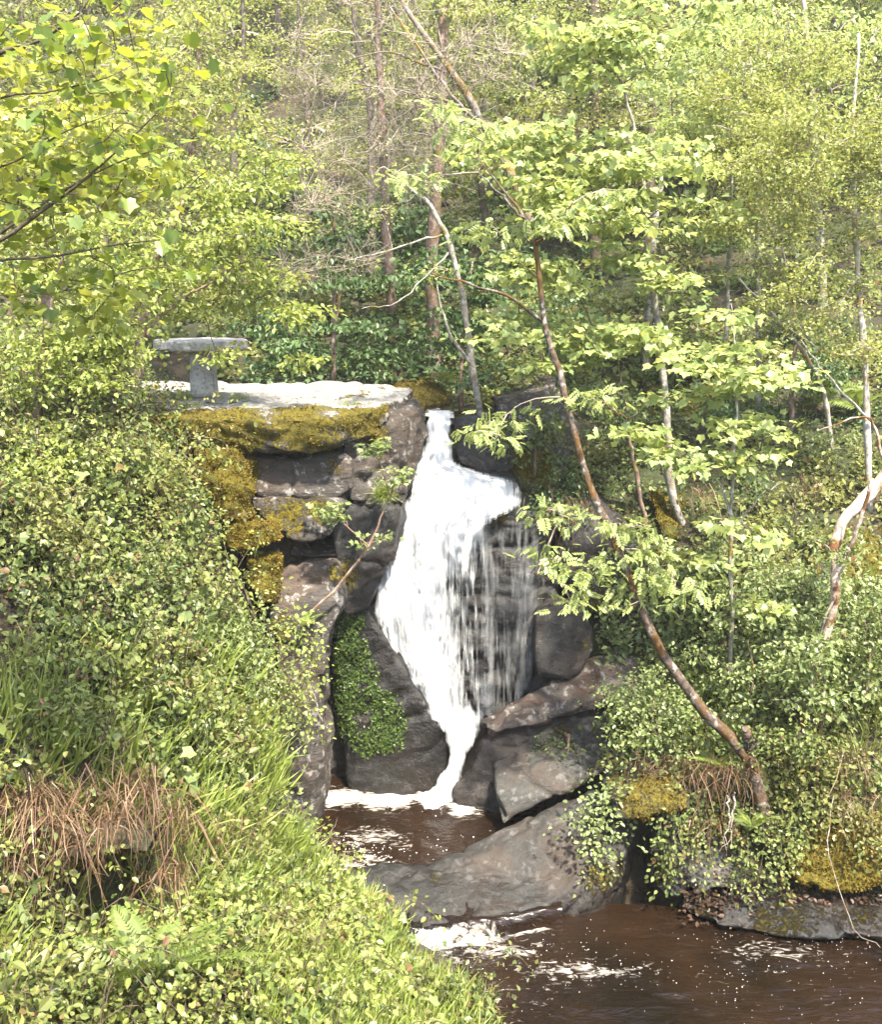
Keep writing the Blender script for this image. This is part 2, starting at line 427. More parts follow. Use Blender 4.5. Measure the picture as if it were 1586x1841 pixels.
def _tps(r2):
    return 0.5 * r2 * np.log(r2 + 1e-9)
_n = len(CW)
_K = _tps(((CW[:, None, :2] - CW[None, :, :2]) ** 2).sum(-1)) + np.eye(_n) * 0.02
_A = np.zeros((_n + 3, _n + 3)); _A[:_n, :_n] = _K
_A[:_n, _n:] = np.c_[np.ones(_n), CW[:, :2]]; _A[_n:, :_n] = _A[:_n, _n:].T
_W = np.linalg.solve(_A, np.r_[CW[:, 2], 0, 0, 0])

def ground_z(x, y, rough=True):
    x = np.atleast_1d(np.asarray(x, float)); y = np.atleast_1d(np.asarray(y, float))
    r = np.empty(len(x))
    for s in range(0, len(x), 20000):
        q = np.c_[x[s:s + 20000], y[s:s + 20000]]
        d2 = ((q[:, None, :] - CW[None, :, :2]) ** 2).sum(-1)
        r[s:s + 20000] = _tps(d2) @ _W[:_n] + _W[_n] + q @ _W[_n + 1:]
    if rough:
        p = np.c_[x, y, np.zeros(len(x))]
        lb = np.clip((-0.6 - x) / 0.8, 0, 1) * np.clip((14.6 - y) / 0.8, 0, 1) * np.clip((y - 6) / 2, 0, 1)
        r += (0.10 + 0.24 * lb) * fbm(p * 1.1, 3, 3) + 0.05 * fbm(p * 3.7, 3, 8) + 0.16 * lb * fbm(p * 2.3, 2, 14)
    # the gorge floor is cut back to the rock walls
    cut = np.clip((x + 2.05) / 0.25, 0, 1) * np.clip((2.3 - x) / 0.5, 0, 1) * np.clip((y - 12.8) / 0.5, 0, 1) * np.clip((17.0 - y) / 0.3, 0, 1)
    r = np.where(cut > 0, r + (np.minimum(r, -0.4) - r) * cut, r)
    low = np.clip((x + 6.5) / 1.0, 0, 1) * np.clip((1.6 - x) / 0.6, 0, 1) * np.clip((y - 15.5) / 0.5, 0, 1) * np.clip((24.0 - y) / 2.0, 0, 1)
    r = np.where(low > 0, r + (np.minimum(r, 5.75) - r) * low, r)
    # undercut hollow in the left bank
    hc = P(185, 1640, 9.3)
    pit = np.clip(1.5 - np.abs(x - hc[0]) / 0.22, 0, 1) * np.clip(1.6 - np.abs(y - hc[1] + 0.05) / 0.25, 0, 1)
    r = r - 1.3 * pit
    h2 = P(1160, 1590, 13.15)
    r = r - 1.2 * np.clip(1.6 - np.abs(x - h2[0]) / 0.30, 0, 1) * np.clip(1.6 - np.abs(y - h2[1]) / 0.35, 0, 1)
    return r

def ray_ground(px, py, d0=4.0, d1=60.0):
    d = np.linspace(d0, d1, 500)
    p = P(np.full(500, px), np.full(500, py), d)
    h = p[:, 2] - ground_z(p[:, 0], p[:, 1])
    k = np.argmax(h < 0)
    return p[k] if h[k] < 0 else None

xs = np.concatenate([np.linspace(-60, -14, 24), np.linspace(-13.8, 13.8, 190), np.linspace(14, 60, 24)])
ys = np.concatenate([np.linspace(-12, 3.8, 16), np.linspace(4, 26, 170), np.linspace(26.4, 75, 50)])
gx, gy = np.meshgrid(xs, ys)
gz = ground_z(gx.ravel(), gy.ravel())
gz = np.clip(gz, -1.2, 60)
V = np.c_[gx.ravel(), gy.ravel(), gz]
nx, ny = len(xs), len(ys)
i = (np.arange(ny - 1)[:, None] * nx + np.arange(nx - 1)[None]).ravel()
Q = np.stack([i, i + 1, i + nx + 1, i + nx], -1)
ground = tag(link("ground", mesh_from("ground", V, Q, [M_SOIL], smooth=True)), "leaf-strewn brown earth of the wooded gorge sides", None, kind="structure")

# ------------------------------------------------------------------ rocks
def hull_mesh(parts):
    bm = bmesh.new()
    for pts in parts:
        vs = [bm.verts.new(tuple(p)) for p in pts]
        r = bmesh.ops.convex_hull(bm, input=vs)
        junk = [g for g in r["geom_interior"] if isinstance(g, bmesh.types.BMVert)] + [g for g in r["geom_unused"] if isinstance(g, bmesh.types.BMVert)]
        if junk: bmesh.ops.delete(bm, geom=list(set(junk)), context='VERTS')
    me = bpy.data.meshes.new("tmp"); bm.to_mesh(me); bm.free()
    return me

def prism(outline, thick, shrink=0.9, dz=0.0, dx=0.0, drop=0.0):
    """outline (photo x, photo y, metres out) is the face; thick metres deep into the scene"""
    o = np.array([P(*c) for c in outline]); c = o.mean(0)
    b = c + (o - c) * shrink + np.array([dx, thick, dz])
    r = [o, b]
    if drop:
        low = o[o[:, 2] < o[:, 2].min() + 0.35]
        r += [low - np.array([0, 0, drop]), low + np.array([0, thick * .8, -drop])]
    return np.concatenate(r)

WET_SRC = []   # filled with points along the falling water
def rock(name, parts, label, mat, cat="rock", voxel=0.045, smooth=1, amp=0.10, fine=0.04, crack=0.05, freq=0.75, strata=0.04, terrace=0.012, chisel=40, pale=None, moss=None, wet=None, seed=0, tufts=0, group=None, tuft_size=0.03):
    if name in ("cliff_block", "overhang_rock"):
        parts = [q_.mean(0) + (q_ - q_.mean(0)) * np.array([1.09, 1.0, 1.10]) for q_ in parts]
    me = hull_mesh(parts)
    o = bpy.data.objects.new("tmp", me); COL.objects.link(o)
    r = o.modifiers.new("r", 'REMESH'); r.mode = 'VOXEL'; r.voxel_size = voxel
    s = o.modifiers.new("s", 'SMOOTH'); s.factor = 0.5; s.iterations = smooth
    dg = bpy.context.evaluated_depsgraph_get(); dg.update()
    em = bpy.data.meshes.new_from_object(o.evaluated_get(dg))
    bpy.data.objects.remove(o)
    n = len(em.vertices); V = np.empty(n * 3); em.vertices.foreach_get("co", V); V = V.reshape(-1, 3)
    NN = np.empty(n * 3); em.vertices.foreach_get("normal", NN); NN = NN.reshape(-1, 3)
    crng = np.random.default_rng(900 + seed)
    for _ in range(chisel):          # split faces: flat planes with crisp arrises
        j = crng.integers(0, n); nk = norm(NN[j] + crng.normal(0, .35, 3))
        near = np.linalg.norm(V - V[j], axis=1) < crng.uniform(.45, 1.3)
        pr = V @ nk; o0 = pr[near].max() - crng.uniform(.15, 1.0) * amp * 1.3
        V = V - (np.clip(pr - o0, 0, None) * near)[:, None] * nk
    q = V * freq + seed * 3.17
    d = amp * fbm(q * 1.3, 3, seed) + fine * fbm(q * 6.5, 4, seed + 3, 0.6)
    zz = V[:, 2:3] + 0.12 * V[:, 0:1] + 0.15 * fbm(q * 0.8, 2, seed + 4)[:, None]
    d += strata * vnoise(np.concatenate([V[:, :2] * 0.35, zz * 5.5], 1) + seed, seed + 6)
    saw = np.mod(zz[:, 0] * 3.6 + 0.8 * fbm(q * 0.7, 2, seed + 12), 1.0)
    d += terrace * (np.where(saw < 0.9, saw / 0.9, (1 - saw) / 0.1) - 0.5)
    f1, f2, cid = worley((q + 0.25 * np.c_[fbm(q * 2, 2, seed + 8), fbm(q * 2, 2, seed + 9), fbm(q * 2, 2, seed + 10)]) * np.array([1.1, 1.1, 1.7]), seed)
    d += -crack * np.exp(-((f2 - f1) / 0.07) ** 2) + (cid - 0.5) * amp * 1.5 * np.clip((f2 - f1) * 6, 0, 1)
    V = V + NN * d[:, None]
    em.vertices.foreach_set("co", V.ravel())
    em.polygons.foreach_set("use_smooth", np.ones(len(em.polygons), bool))
    em.update()
    em.vertices.foreach_get("normal", (NN2 := np.empty(n * 3))); NN2 = NN2.reshape(-1, 3)
    mo = np.zeros(n); we = np.zeros(n)
    if moss is not None: mo = np.clip(moss(V, NN2), 0, 1)
    if wet is not None: we = np.clip(wet(V, NN2), 0, 1)
    pa = np.zeros(n) if pale is None else np.clip(pale(V, NN2), 0, 1)
    for nm, v in (("moss", mo), ("wet", we), ("pale", pa)):
        a = em.attributes.new(nm, 'FLOAT', 'POINT'); a.data.foreach_set("value", v.astype(np.float32))
    em.materials.clear(); em.materials.append(mat); em.name = name
    ob = tag(link(name, em), label, cat, group)
    if tufts:
        k = np.where(mo > 0.62)[0]
        if len(k) > 20:
            idx = RNG.choice(k, min(tufts, len(k) * 6))
            rep = 3
            idx = np.repeat(idx, rep)
            pos = V[idx] + RNG.normal(0, voxel * 0.5, (len(idx), 3)) * (1 - 0.7 * np.abs(NN2[idx]))
            ax = norm(NN2[idx] + RNG.normal(0, 0.55, (len(idx), 3)) + np.array([0, 0, -0.15]))
            mb = MB(); mb.leaves(DIAMOND, pos, ax, norm(RNG.normal(0, 1, (len(idx), 3))), RNG.uniform(0.5, 1.3, len(idx)) * tuft_size)
            t = link("moss", mb.mesh("moss", [G_MOSS]), ob); t["kind"] = "stuff"
    return ob

def pxmoss(blobs, base=0.0, up=0.0):
    """moss grows at given spots of the rock (photo x, y, radius px) and on upward faces"""
    B = np.array(blobs, float).reshape(-1, 4) if blobs else None
    def f(Vv, Nn):
        r = np.full(len(Vv), base) + up * np.clip(Nn[:, 2], 0, 1) ** 2
        if B is not None:
            x, y = proj(Vv)
            for bx, by, br, ba in B:
                r = np.maximum(r, ba * np.exp(-(((x - bx) ** 2 + (y - by) ** 2) / br ** 2) ** 1.5))
        return r + 0.28 * fbm(Vv * 2.1, 3, 77)
    return f

FALL = np.array([P(*c) for c in ((790, 760, 17.2), (790, 830, 16.7), (820, 880, 16.4), (790, 960, 16.0), (760, 1060, 15.8), (780, 1180, 15.7), (820, 1300, 15.5), (815, 1400, 15.2), (880, 1000, 16.1), (940, 1200, 16.0), (700, 1430, 15.0), (620, 1430, 15.0))])
def wetness(k=0.9, base=0.0, floor=None):
    def f(Vv, Nn):
        d = np.min(np.linalg.norm(Vv[:, None, :] - FALL[None], axis=-1), axis=1)
        r = base + k * np.clip(1.25 - d / 1.5, 0, 1)
        r = np.maximum(r, np.clip(1.0 - (Vv[:, 2] - 0.45) / 0.45, 0, 1))
        return r + 0.25 * fbm(Vv * 3, 3, 5)
    return f

# --- ledge and cliff to the left of the fall
top = [P(*c) for c in ((170, 742, 15.2), (320, 752, 14.75), (470, 756, 14.6), (600, 754, 14.55), (668, 735, 15.2), (735, 712, 17.3), (742, 694, 19.3), (560, 688, 19.8), (300, 686, 19.8), (120, 688, 19.4))]
bot = [P(*c) for c in ((180, 800, 15.3), (330, 812, 14.85), (470, 816, 14.7), (600, 812, 14.65), (672, 782, 15.3), (742, 760, 17.3))]
bot += [p - np.array([0, 0, 0.6]) for p in top[6:]]
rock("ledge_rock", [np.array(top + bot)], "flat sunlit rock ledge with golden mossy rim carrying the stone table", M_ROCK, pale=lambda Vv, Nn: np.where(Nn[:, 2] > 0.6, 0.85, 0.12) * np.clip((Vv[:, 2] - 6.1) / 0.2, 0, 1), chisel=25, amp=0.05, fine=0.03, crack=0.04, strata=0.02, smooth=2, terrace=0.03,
     moss=lambda Vv, Nn: pxmoss([(360, 790, 90, 1), (430, 775, 60, .9), (540, 770, 70, .75), (640, 745, 50, .95), (680, 760, 45, .9), (590, 770, 60, .6), (280, 760, 90, 1), (665, 720, 45, .7)])(Vv, Nn) * np.where((Nn[:, 2] > 0.9) & (Vv[:, 1] > 15.3), 0.35, 1.0),
     seed=1, tufts=5000)
rock("cliff_block", [prism([(430, 824, 14.95), (620, 818, 14.95), (628, 880, 14.9), (600, 892, 14.85), (455, 890, 14.85)], 1.6)],
     "pale lichen-spotted rock band right under the mossy ledge", M_ROCK, seed=2, amp=0.06, strata=0.06, moss=pxmoss([(430, 850, 45, .9), (600, 835, 30, .5)]), tufts=800)
rock("cliff_block", [prism([(450, 896, 14.75), (612, 894, 14.8), (616, 930, 14.7), (592, 965, 14.62), (535, 972, 14.6), (480, 950, 14.6), (455, 930, 14.7)], 1.5)],
     "bulging brown rock with thin moss above the dark overhang", M_ROCK, seed=3, amp=0.06, moss=pxmoss([(500, 920, 60, .6), (580, 910, 40, .5)], 0.15), tufts=600)
rock("mossy_block", [prism([(325, 800, 14.75), (440, 812, 14.6), (455, 900, 14.55), (462, 945, 14.5), (400, 950, 14.35), (345, 900, 14.5)], 1.6)],
     "rock column draped in thick golden moss at the ledge's near end", M_ROCK, seed=4, amp=0.10, moss=pxmoss([(390, 860, 130, 1.1)], 0.5), tufts=6000)
rock("mossy_block", [prism([(395, 965, 14.15), (430, 945, 14.2), (490, 950, 14.25), (512, 985, 14.2), (480, 1010, 14.1), (410, 1000, 14.1)], 1.3)],
     "round cushion of orange moss on a boulder jutting below the overhang", M_ROCK, seed=5, amp=0.08, moss=pxmoss([(450, 975, 90, 1.2)], 0.4), tufts=4000)
rock("mossy_block", [prism([(432, 1005, 14.25), (505, 995, 14.25), (500, 1060, 14.2), (478, 1090, 14.2), (450, 1060, 14.2)], 0.9)],
     "narrow rock tongue with moss trailing down beneath the orange cushion", M_ROCK, seed=6, amp=0.05, moss=pxmoss([(480, 1030, 45, 1.0), (490, 1070, 25, .9)], 0.1), tufts=1500)
rock("cliff_block", [prism([(618, 800, 15.05), (690, 745, 15.6), (745, 735, 16.4), (768, 790, 16.6), (740, 850, 16.2), (720, 905, 15.7), (622, 905, 15.0)], 1.8)],
     "grey water-worn rock shoulder at the lip of the fall below the ledge", M_ROCK, seed=7, amp=0.08, wet=wetness(0.55), moss=pxmoss([(670, 780, 35, .7)]), tufts=300)
rock("cliff_block", [prism([(600, 912, 15.0), (735, 905, 15.6), (712, 950, 15.6), (690, 1010, 15.5), (668, 1100, 15.4), (610, 1100, 15.2), (600, 1000, 15.0)], 1.6)],
     "dark reddish rock wall hugging the left side of the white water", M_ROCKD, seed=8, amp=0.08, wet=wetness(0.8, 0.1), moss=pxmoss([(620, 1040, 40, .6)]), tufts=400)
rock("overhang_rock", [prism([(515, 992, 15.0), (600, 985, 15.05), (615, 1008, 15.05), (555, 1014, 14.95)], 0.8)],
     "small grey rock rib wedged in the shadow of the overhang", M_ROCK, seed=9, amp=0.04)
rock("pillar_rock", [prism([(505, 1022, 14.75), (600, 1015, 14.85), (612, 1080, 14.55), (592, 1180, 14.35), (578, 1250, 14.3), (500, 1250, 14.2), (488, 1100, 14.35)], 1.3),
                     prism([(498, 1240, 14.2), (580, 1240, 14.3), (578, 1320, 14.3), (592, 1380, 14.3), (572, 1450, 14.2), (520, 1475, 14.0), (480, 1440, 14.0), (480, 1300, 14.1)], 1.4, drop=0.5)],
     "tall brown rock pillar standing beside the dark cleft", M_ROCK, seed=10, amp=0.08, strata=0.0, terrace=0.0, crack=0.03, wet=wetness(0.2), moss=pxmoss([(500, 1130, 40, .7), (600, 1030, 25, .6), (520, 1330, 60, .35)]), tufts=900)
rock("wedge_rock", [prism([(600, 1010, 15.65), (650, 1080, 15.55), (720, 1190, 15.4), (808, 1335, 15.2), (806, 1378, 15.2), (745, 1412, 15.3), (655, 1415, 15.35), (626, 1390, 15.4), (606, 1200, 15.55)], 1.2, drop=0.5)],
     "dark wedge-shaped rock with a green plant patch between pillar and fall", M_ROCKD, seed=11, amp=0.05, strata=0.0, terrace=0.0, crack=0.012, fine=0.03, chisel=25, wet=wetness(0.5, 0.45), tufts=0)
rock("cleft_rock", [prism([(560, 1000, 16.0), (640, 1000, 16.2), (640, 1440, 15.9), (560, 1440, 15.7)], 1.2)],
     "shadowed back wall of the cleft behind the pillar", M_ROCKD, seed=12, wet=wetness(0.3, 0.5))
# --- head of the fall
rock("mossy_boulder", [prism([(690, 708, 19.4), (720, 684, 19.6), (770, 692, 19.6), (800, 712, 19.4), (800, 742, 19.3), (700, 735, 19.2)], 1.0)],
     "moss-capped boulder at the top of the fall behind the ledge", M_ROCKD, cat="boulder", seed=13, amp=0.06, moss=pxmoss([(740, 695, 60, 1.2), (790, 705, 30, 1)], 0, 0.3), tufts=2500)
rock("lip_rock", [prism([(742, 735, 17.4), (770, 742, 17.5), (768, 790, 17.2), (745, 790, 17.1)], 0.8)], "small dark rock on the brink where the stream pours over", M_ROCKD, seed=14, amp=0.04, wet=wetness(0.7))
rock("lip_boulder", [prism([(812, 800, 17.2), (845, 778, 17.4), (905, 788, 17.5), (935, 830, 17.2), (915, 862, 17.0), (860, 850, 17.0), (815, 832, 17.0)], 1.2)],
     "dark rounded boulder beside the narrow chute at the brink", M_ROCKD, cat="boulder", seed=15, amp=0.07, wet=wetness(0.5, 0.1))
rock("lip_boulder", [prism([(815, 762, 18.2), (850, 745, 18.4), (880, 760, 18.4), (870, 790, 18.1), (818, 795, 18.0)], 0.8)],
     "smaller rock behind the dark rounded boulder at the brink", M_ROCKD, cat="boulder", seed=16, amp=0.05)
rock("bank_rock", [prism([(880, 720, 18.6), (1010, 690, 18.9), (1060, 760, 18.4), (1000, 900, 17.4), (930, 920, 17.0), (905, 830, 17.4)], 1.8)],
     "brown bank rock half hidden by leaves across from the ledge", M_ROCK, seed=17, amp=0.12, moss=pxmoss([(960, 850, 70, .6)], 0, 0.4), tufts=1200)
# --- wall to the right of the fall
rock("fall_wall", [prism([(700, 905, 16.5), (945, 915, 16.5), (1000, 920, 16.5), (1010, 1100, 16.4), (1010, 1250, 16.2), (870, 1320, 16.0), (760, 1320, 16.0), (660, 1110, 16.0)], 1.2)],
     "dark wet rock wall behind the falling water", M_ROCKD, seed=18, amp=0.10, strata=0.07, crack=0.07, wet=wetness(0.8, 0.35), moss=pxmoss([(890, 930, 30, .6)]))
rock("fall_shelf", [prism([(735, 890, 16.6), (805, 840, 17.0), (930, 858, 17.0), (948, 900, 16.7), (880, 925, 16.4), (745, 945, 16.3)], 1.2)],
     "submerged rock shelf halfway down the chute", M_ROCKD, seed=19, amp=0.05, wet=wetness(0.9, 0.5))
rock("bank_rock", [prism([(985, 930, 16.6), (1080, 900, 16.9), (1180, 1000, 16.6), (1170, 1180, 15.9), (1075, 1110, 16.2), (1010, 1080, 16.4)], 1.5)],
     "brown bank face right of the wet wall below the leaning trunk", M_ROCKD, seed=20, amp=0.12, moss=pxmoss([(1080, 1100, 60, .5)], 0, 0.3), tufts=900)
rock("round_boulder", [prism([(958, 1100, 15.75), (985, 1082, 15.8), (1050, 1085, 15.8), (1072, 1130, 15.7), (1068, 1195, 15.6), (1020, 1232, 15.5), (968, 1222, 15.5), (955, 1160, 15.6)], 1.0, 0.7)],
     "smooth reddish-brown boulder leaning beside the thin veil of water", M_ROCKD, cat="boulder", seed=21, amp=0.05, crack=0.01, fine=0.02, strata=0, terrace=0.0, smooth=4, wet=wetness(0.35), moss=pxmoss([(1040, 1150, 35, .45)]))
rock("ridge_rock", [prism([(875, 1315, 15.2), (960, 1275, 15.4), (1120, 1255, 15.3), (1200, 1200, 15.5), (1140, 1330, 14.8), (1000, 1375, 14.8), (890, 1440, 14.65), (815, 1428, 14.8)], 1.3, drop=0.5)],
     "dark wet rock face under the sunlit reddish rock sheet beside the spout", M_ROCKD, seed=22, amp=0.08, strata=0.03, wet=wetness(0.35, .1), moss=pxmoss([(1010, 1320, 30, .4)]))
rock("sheet_rock", [prism([(862, 1296, 15.15), (950, 1240, 15.75), (1060, 1228, 15.9), (1110, 1180, 16.1), (1165, 1125, 16.3), (1215, 1170, 15.7), (1150, 1255, 15.0), (1000, 1286, 14.95), (885, 1322, 14.95)], 0.5, .95, dz=-0.35)],
     "sunlit red-brown rock sheet sloping up from the fall's foot to the bank", rock_mat("rock_red", (0.026, 0.021, 0.018), (0.098, 0.080, 0.069), (0.10, 0.050, 0.029), 0.5, 0.4, 0.6, 0.4), seed=42, amp=0.05, fine=0.03, crack=0.06, strata=0.03, wet=wetness(0.25))
rock("flat_slab", [prism([(888, 1398, 14.5), (925, 1368, 14.8), (1040, 1345, 15.0), (1130, 1320, 15.0), (1140, 1365, 14.4), (1000, 1400, 14.2), (940, 1440, 14.0), (905, 1470, 13.85), (890, 1440, 14.1)], 0.7, drop=0.15)],
     "grey-green flat slab lying on the sloping rock", M_ROCKG, cat="rock", seed=23, amp=0.045, fine=0.02, crack=0.05)
M_SLAB = rock_mat("rock_slab", (0.012, 0.011, 0.0095), (0.046, 0.043, 0.038), (0.055, 0.034, 0.021), 0.5, 0.12, 0.6, 0.45, strata=0)
SH = [P(*c) for c in ((560, 1600, 12.78), (640, 1692, 11.95), (760, 1680, 12.12), (900, 1648, 12.42), (1010, 1628, 12.6), (910, 1575, 13.05), (720, 1556, 13.32), (600, 1572, 13.08))]
SH = [p + np.array([0, 0, 0.06]) for p in SH]
SH += [p - np.array([0, -0.15, 0.8]) for p in SH]
rock("shelf_rock", [np.array(SH)], "low wet brown rock shelf between grassy bank and grey slab with water sliding off", M_SLAB, seed=44, amp=0.04, fine=0.03, crack=0.03, strata=0.0, chisel=40, terrace=0.0, wet=lambda Vv, Nn: 0.75 + 0.4 * fbm(Vv * 2.5, 3, 5))
S = [P(*c) for c in ((700, 1596, 12.88), (800, 1640, 12.5), (985, 1627, 12.58), (1085, 1605, 12.75), (1130, 1500, 13.3), (1170, 1400, 14.1), (1095, 1402, 14.2), (960, 1464, 14.05), (790, 1545, 13.42))]
S += [p - np.array([0, -0.1, 1.0]) for p in S]
rock("sloping_slab", [np.array(S)], "broad grey sloping slab reaching down into the brown pool", M_SLAB, cat="rock", seed=24, amp=0.05, fine=0.022, crack=0.05, strata=0.0, chisel=90, terrace=0.0, smooth=0, freq=0.9,
     wet=lambda Vv, Nn: np.maximum(np.clip(1 - (Vv[:, 2] - 0.18) / 0.30, 0, 1), np.clip((860 - proj(Vv)[0]) / 160, 0, 1)) + 0.25 * fbm(Vv * 3, 3, 5), moss=pxmoss([(1080, 1580, 40, .6), (780, 1590, 30, .4)]), tufts=500)
# --- right bank foot
rock("bank_rock", [prism([(1060, 1480, 13.2), (1130, 1430, 13.6), (1150, 1560, 13.3), (1120, 1620, 13.0), (1060, 1610, 12.9)], 0.8)],
     "dark rock edge in the hollow where the slab meets the bank", M_ROCKD, seed=25, amp=0.08, wet=wetness(0.3, 0.2), moss=pxmoss([(1090, 1560, 50, .6)]))
rock("bank_rock", [prism([(1170, 1480, 13.4), (1230, 1500, 13.2), (1250, 1600, 12.85), (1215, 1640, 12.7), (1165, 1600, 13.0)], 0.9)],
     "dark upright stone beside the hollow at the pool edge", M_ROCKD, seed=26, amp=0.08, wet=wetness(0.3, 0.15), moss=pxmoss([(1200, 1560, 50, .5)]))
rock("bank_rock", [prism([(1225, 1560, 13.0), (1310, 1530, 13.1), (1345, 1590, 12.8), (1300, 1620, 12.6), (1235, 1610, 12.7)], 0.8)],
     "grey stone under hanging ivy at the foot of the right bank", M_ROCKG, seed=27, amp=0.08)
rock("shore_rock", [prism([(1220, 1620, 12.6), (1320, 1610, 12.7), (1600, 1640, 12.4), (1640, 1690, 11.9), (1450, 1695, 12.0), (1300, 1665, 12.3), (1230, 1650, 12.5)], 0.9)],
     "low green-grey rock shelf along the pool below the mossy bank", M_SLAB, seed=28, amp=0.07, wet=wetness(0.0, 0.3), moss=pxmoss([(1420, 1650, 90, .45), (1270, 1630, 40, .5), (1560, 1660, 60, .4)]), tufts=800)
rock("moss_bank", [prism([(1410, 1525, 12.85), (1480, 1490, 13.0), (1620, 1475, 12.9), (1660, 1600, 12.4), (1500, 1610, 12.45), (1415, 1590, 12.6)], 0.9)],
     "bank face thick with golden moss above the shelf at the pool", M_ROCK, seed=29, amp=0.10, moss=pxmoss([(1520, 1540, 160, 1.3)], 0.3), tufts=7000, cat="mossy rock")
rock("bank_rock", [prism([(1250, 1470, 13.4), (1380, 1440, 13.5), (1420, 1570, 13.0), (1340, 1600, 12.9), (1260, 1580, 13.0)], 0.9)],
     "mossy earth-brown rock under the base of the leaning trunk", M_ROCKD, seed=30, amp=0.12, moss=pxmoss([(1330, 1480, 60, .6), (1370, 1540, 50, .6)], .1), tufts=1500)
rock("bank_rock", [prism([(1095, 1436, 13.05), (1240, 1425, 12.9), (1255, 1462, 12.82), (1105, 1478, 12.95)], 1.3)],
     "mossy rock added as a roof to shade the hollow beside the sloping slab", M_ROCKD, seed=45, amp=0.06, moss=pxmoss([(1180, 1440, 80, .7)], .1, .4), tufts=600)  # added roof: its shade keeps the hollow below black
rock("added_turf_lip", [prism([(95, 1520, 8.95), (265, 1512, 9.15), (275, 1548, 9.1), (105, 1560, 8.9)], 1.0)],
     "earthy turf lip added over the hollow of the left bank to shade it", M_SOIL, cat="turf", seed=46, amp=0.06)  # added lip, blocks the sun from the pit carved under it
for k, (pts, lab) in enumerate([
        ([(1440, 985, 16.0), (1600, 930, 16.3), (1640, 1010, 15.8), (1560, 1080, 15.4), (1460, 1060, 15.5)], "pale mossy outcrop near the photo's right edge behind the crooked tree"),
        ([(1140, 1010, 16.3), (1260, 990, 16.4), (1320, 1060, 15.9), (1200, 1110, 15.75)], "low mossy stone on the slope right of the leaning trunk"),
        ([(1380, 1210, 14.9), (1500, 1170, 15.1), (1520, 1230, 14.7), (1400, 1250, 14.6)], "grey stone peeping through leaves beside the crooked tree"),
        ([(1150, 690, 20.5), (1310, 675, 20.6), (1340, 780, 19.3), (1200, 830, 18.6)], "mossy outcrop on the slope behind the sycamore sapling"),
        ([(1390, 700, 20.4), (1530, 690, 20.4), (1560, 790, 19.0), (1400, 800, 18.7)], "moss-covered outcrop under the ferns behind the slim grey trunk"),
        ([(1170, 880, 17.3), (1290, 870, 17.4), (1310, 960, 16.8), (1190, 985, 16.7)], "golden moss hump at the foot of the slim grey trunk"),
        ([(1480, 860, 17.2), (1600, 850, 17.2), (1620, 930, 16.6), (1500, 940, 16.7)], "moss hump beside the pale birch's base")]):
    rock("bank_rock", [prism(pts, 1.0)], lab, M_ROCK, seed=31 + k, amp=0.12, moss=pxmoss([], 0.6, 0.4), tufts=2200)

# ------------------------------------------------------------------ water
def water_mat():
    m, nt, out = new_mat("peat_water")
    g = N(nt, "ShaderNodeNewGeometry"); pos = g.outputs["Position"]
    c = ramp(nt, noise(nt, pos, 0.7, 3), [(0.35, (0.005, 0.003, 0.0017)), (0.65, (0.015, 0.0075, 0.0034))])
    fo = attr(nt, "foam")
    mp = N(nt, "ShaderNodeMapping"); mp.inputs["Scale"].default_value = (1, 2.2, 1); nt.links.new(pos, mp.inputs[0])
    nz = noise(nt, mp.outputs[0], 5.0, 6, 0.65, 1.2)
    f = math_(nt, 'ADD', fo, math_(nt, 'MULTIPLY', math_(nt, 'SUBTRACT', nz, 0.5), 2.2), clamp=True)
    f = ramp(nt, f, [(0.36, (0, 0, 0)), (1.0, (1, 1, 1))])
    c = mixc(nt, f, c, (0.62, 0.57, 0.50))
    b = N(nt, "ShaderNodeBsdfPrincipled"); nt.links.new(c, b.inputs["Base Color"])
    nt.links.new(math_(nt, 'ADD', math_(nt, 'MULTIPLY', f, 0.5), 0.06), b.inputs["Roughness"])
    b.inputs["IOR"].default_value = 1.33
    bp = N(nt, "ShaderNodeBump"); bp.inputs["Strength"].default_value = 0.55; bp.inputs["Distance"].default_value = 0.09
    h = math_(nt, 'ADD', noise(nt, mp.outputs[0], 3.0, 3, 0.5, 0.6), math_(nt, 'MULTIPLY', noise(nt, mp.outputs[0], 14, 3, 0.6), 0.22))
    nt.links.new(h, bp.inputs["Height"]); nt.links.new(bp.outputs[0], b.inputs["Normal"])
    nt.links.new(b.outputs[0], out.inputs[0])
    return m
M_WATER = water_mat()

def foam_at(x, y, blobs):
    r = np.zeros(len(x))
    for px, py, d, rx, ry, a in blobs:
        c = P(px, py, d)
        r = np.maximum(r, a * np.exp(-(((x - c[0]) / rx) ** 2 + ((y - c[1]) / ry) ** 2)))
    return r

def sheet(name, x0, x1, y0, y1, n, m, zf, foam, label):
    gx, gy = np.meshgrid(np.linspace(x0, x1, n), np.linspace(y0, y1, m)); x, y = gx.ravel(), gy.ravel()
    i = (np.arange(m - 1)[:, None] * n + np.arange(n - 1)[None]).ravel()
    Q = np.stack([i, i + 1, i + n + 1, i + n], -1)
    z = zf(x, y)
    fm = foam_at(x, y, foam)
    if name == "upper_pool": fm = np.maximum(fm, (0.62 + 0.5 * fbm(np.c_[x * 4, y * 2, x * 0], 3, 29)) * np.exp(-((y - lip(x) + 0.10) / 0.07) ** 2) * np.clip((0.95 - x) / 0.5, 0, 1))
    return tag(link(name, mesh_from(name, np.c_[x, y, z], Q, [M_WATER], smooth=True, attrs={"foam": fm})), label, kind="structure")

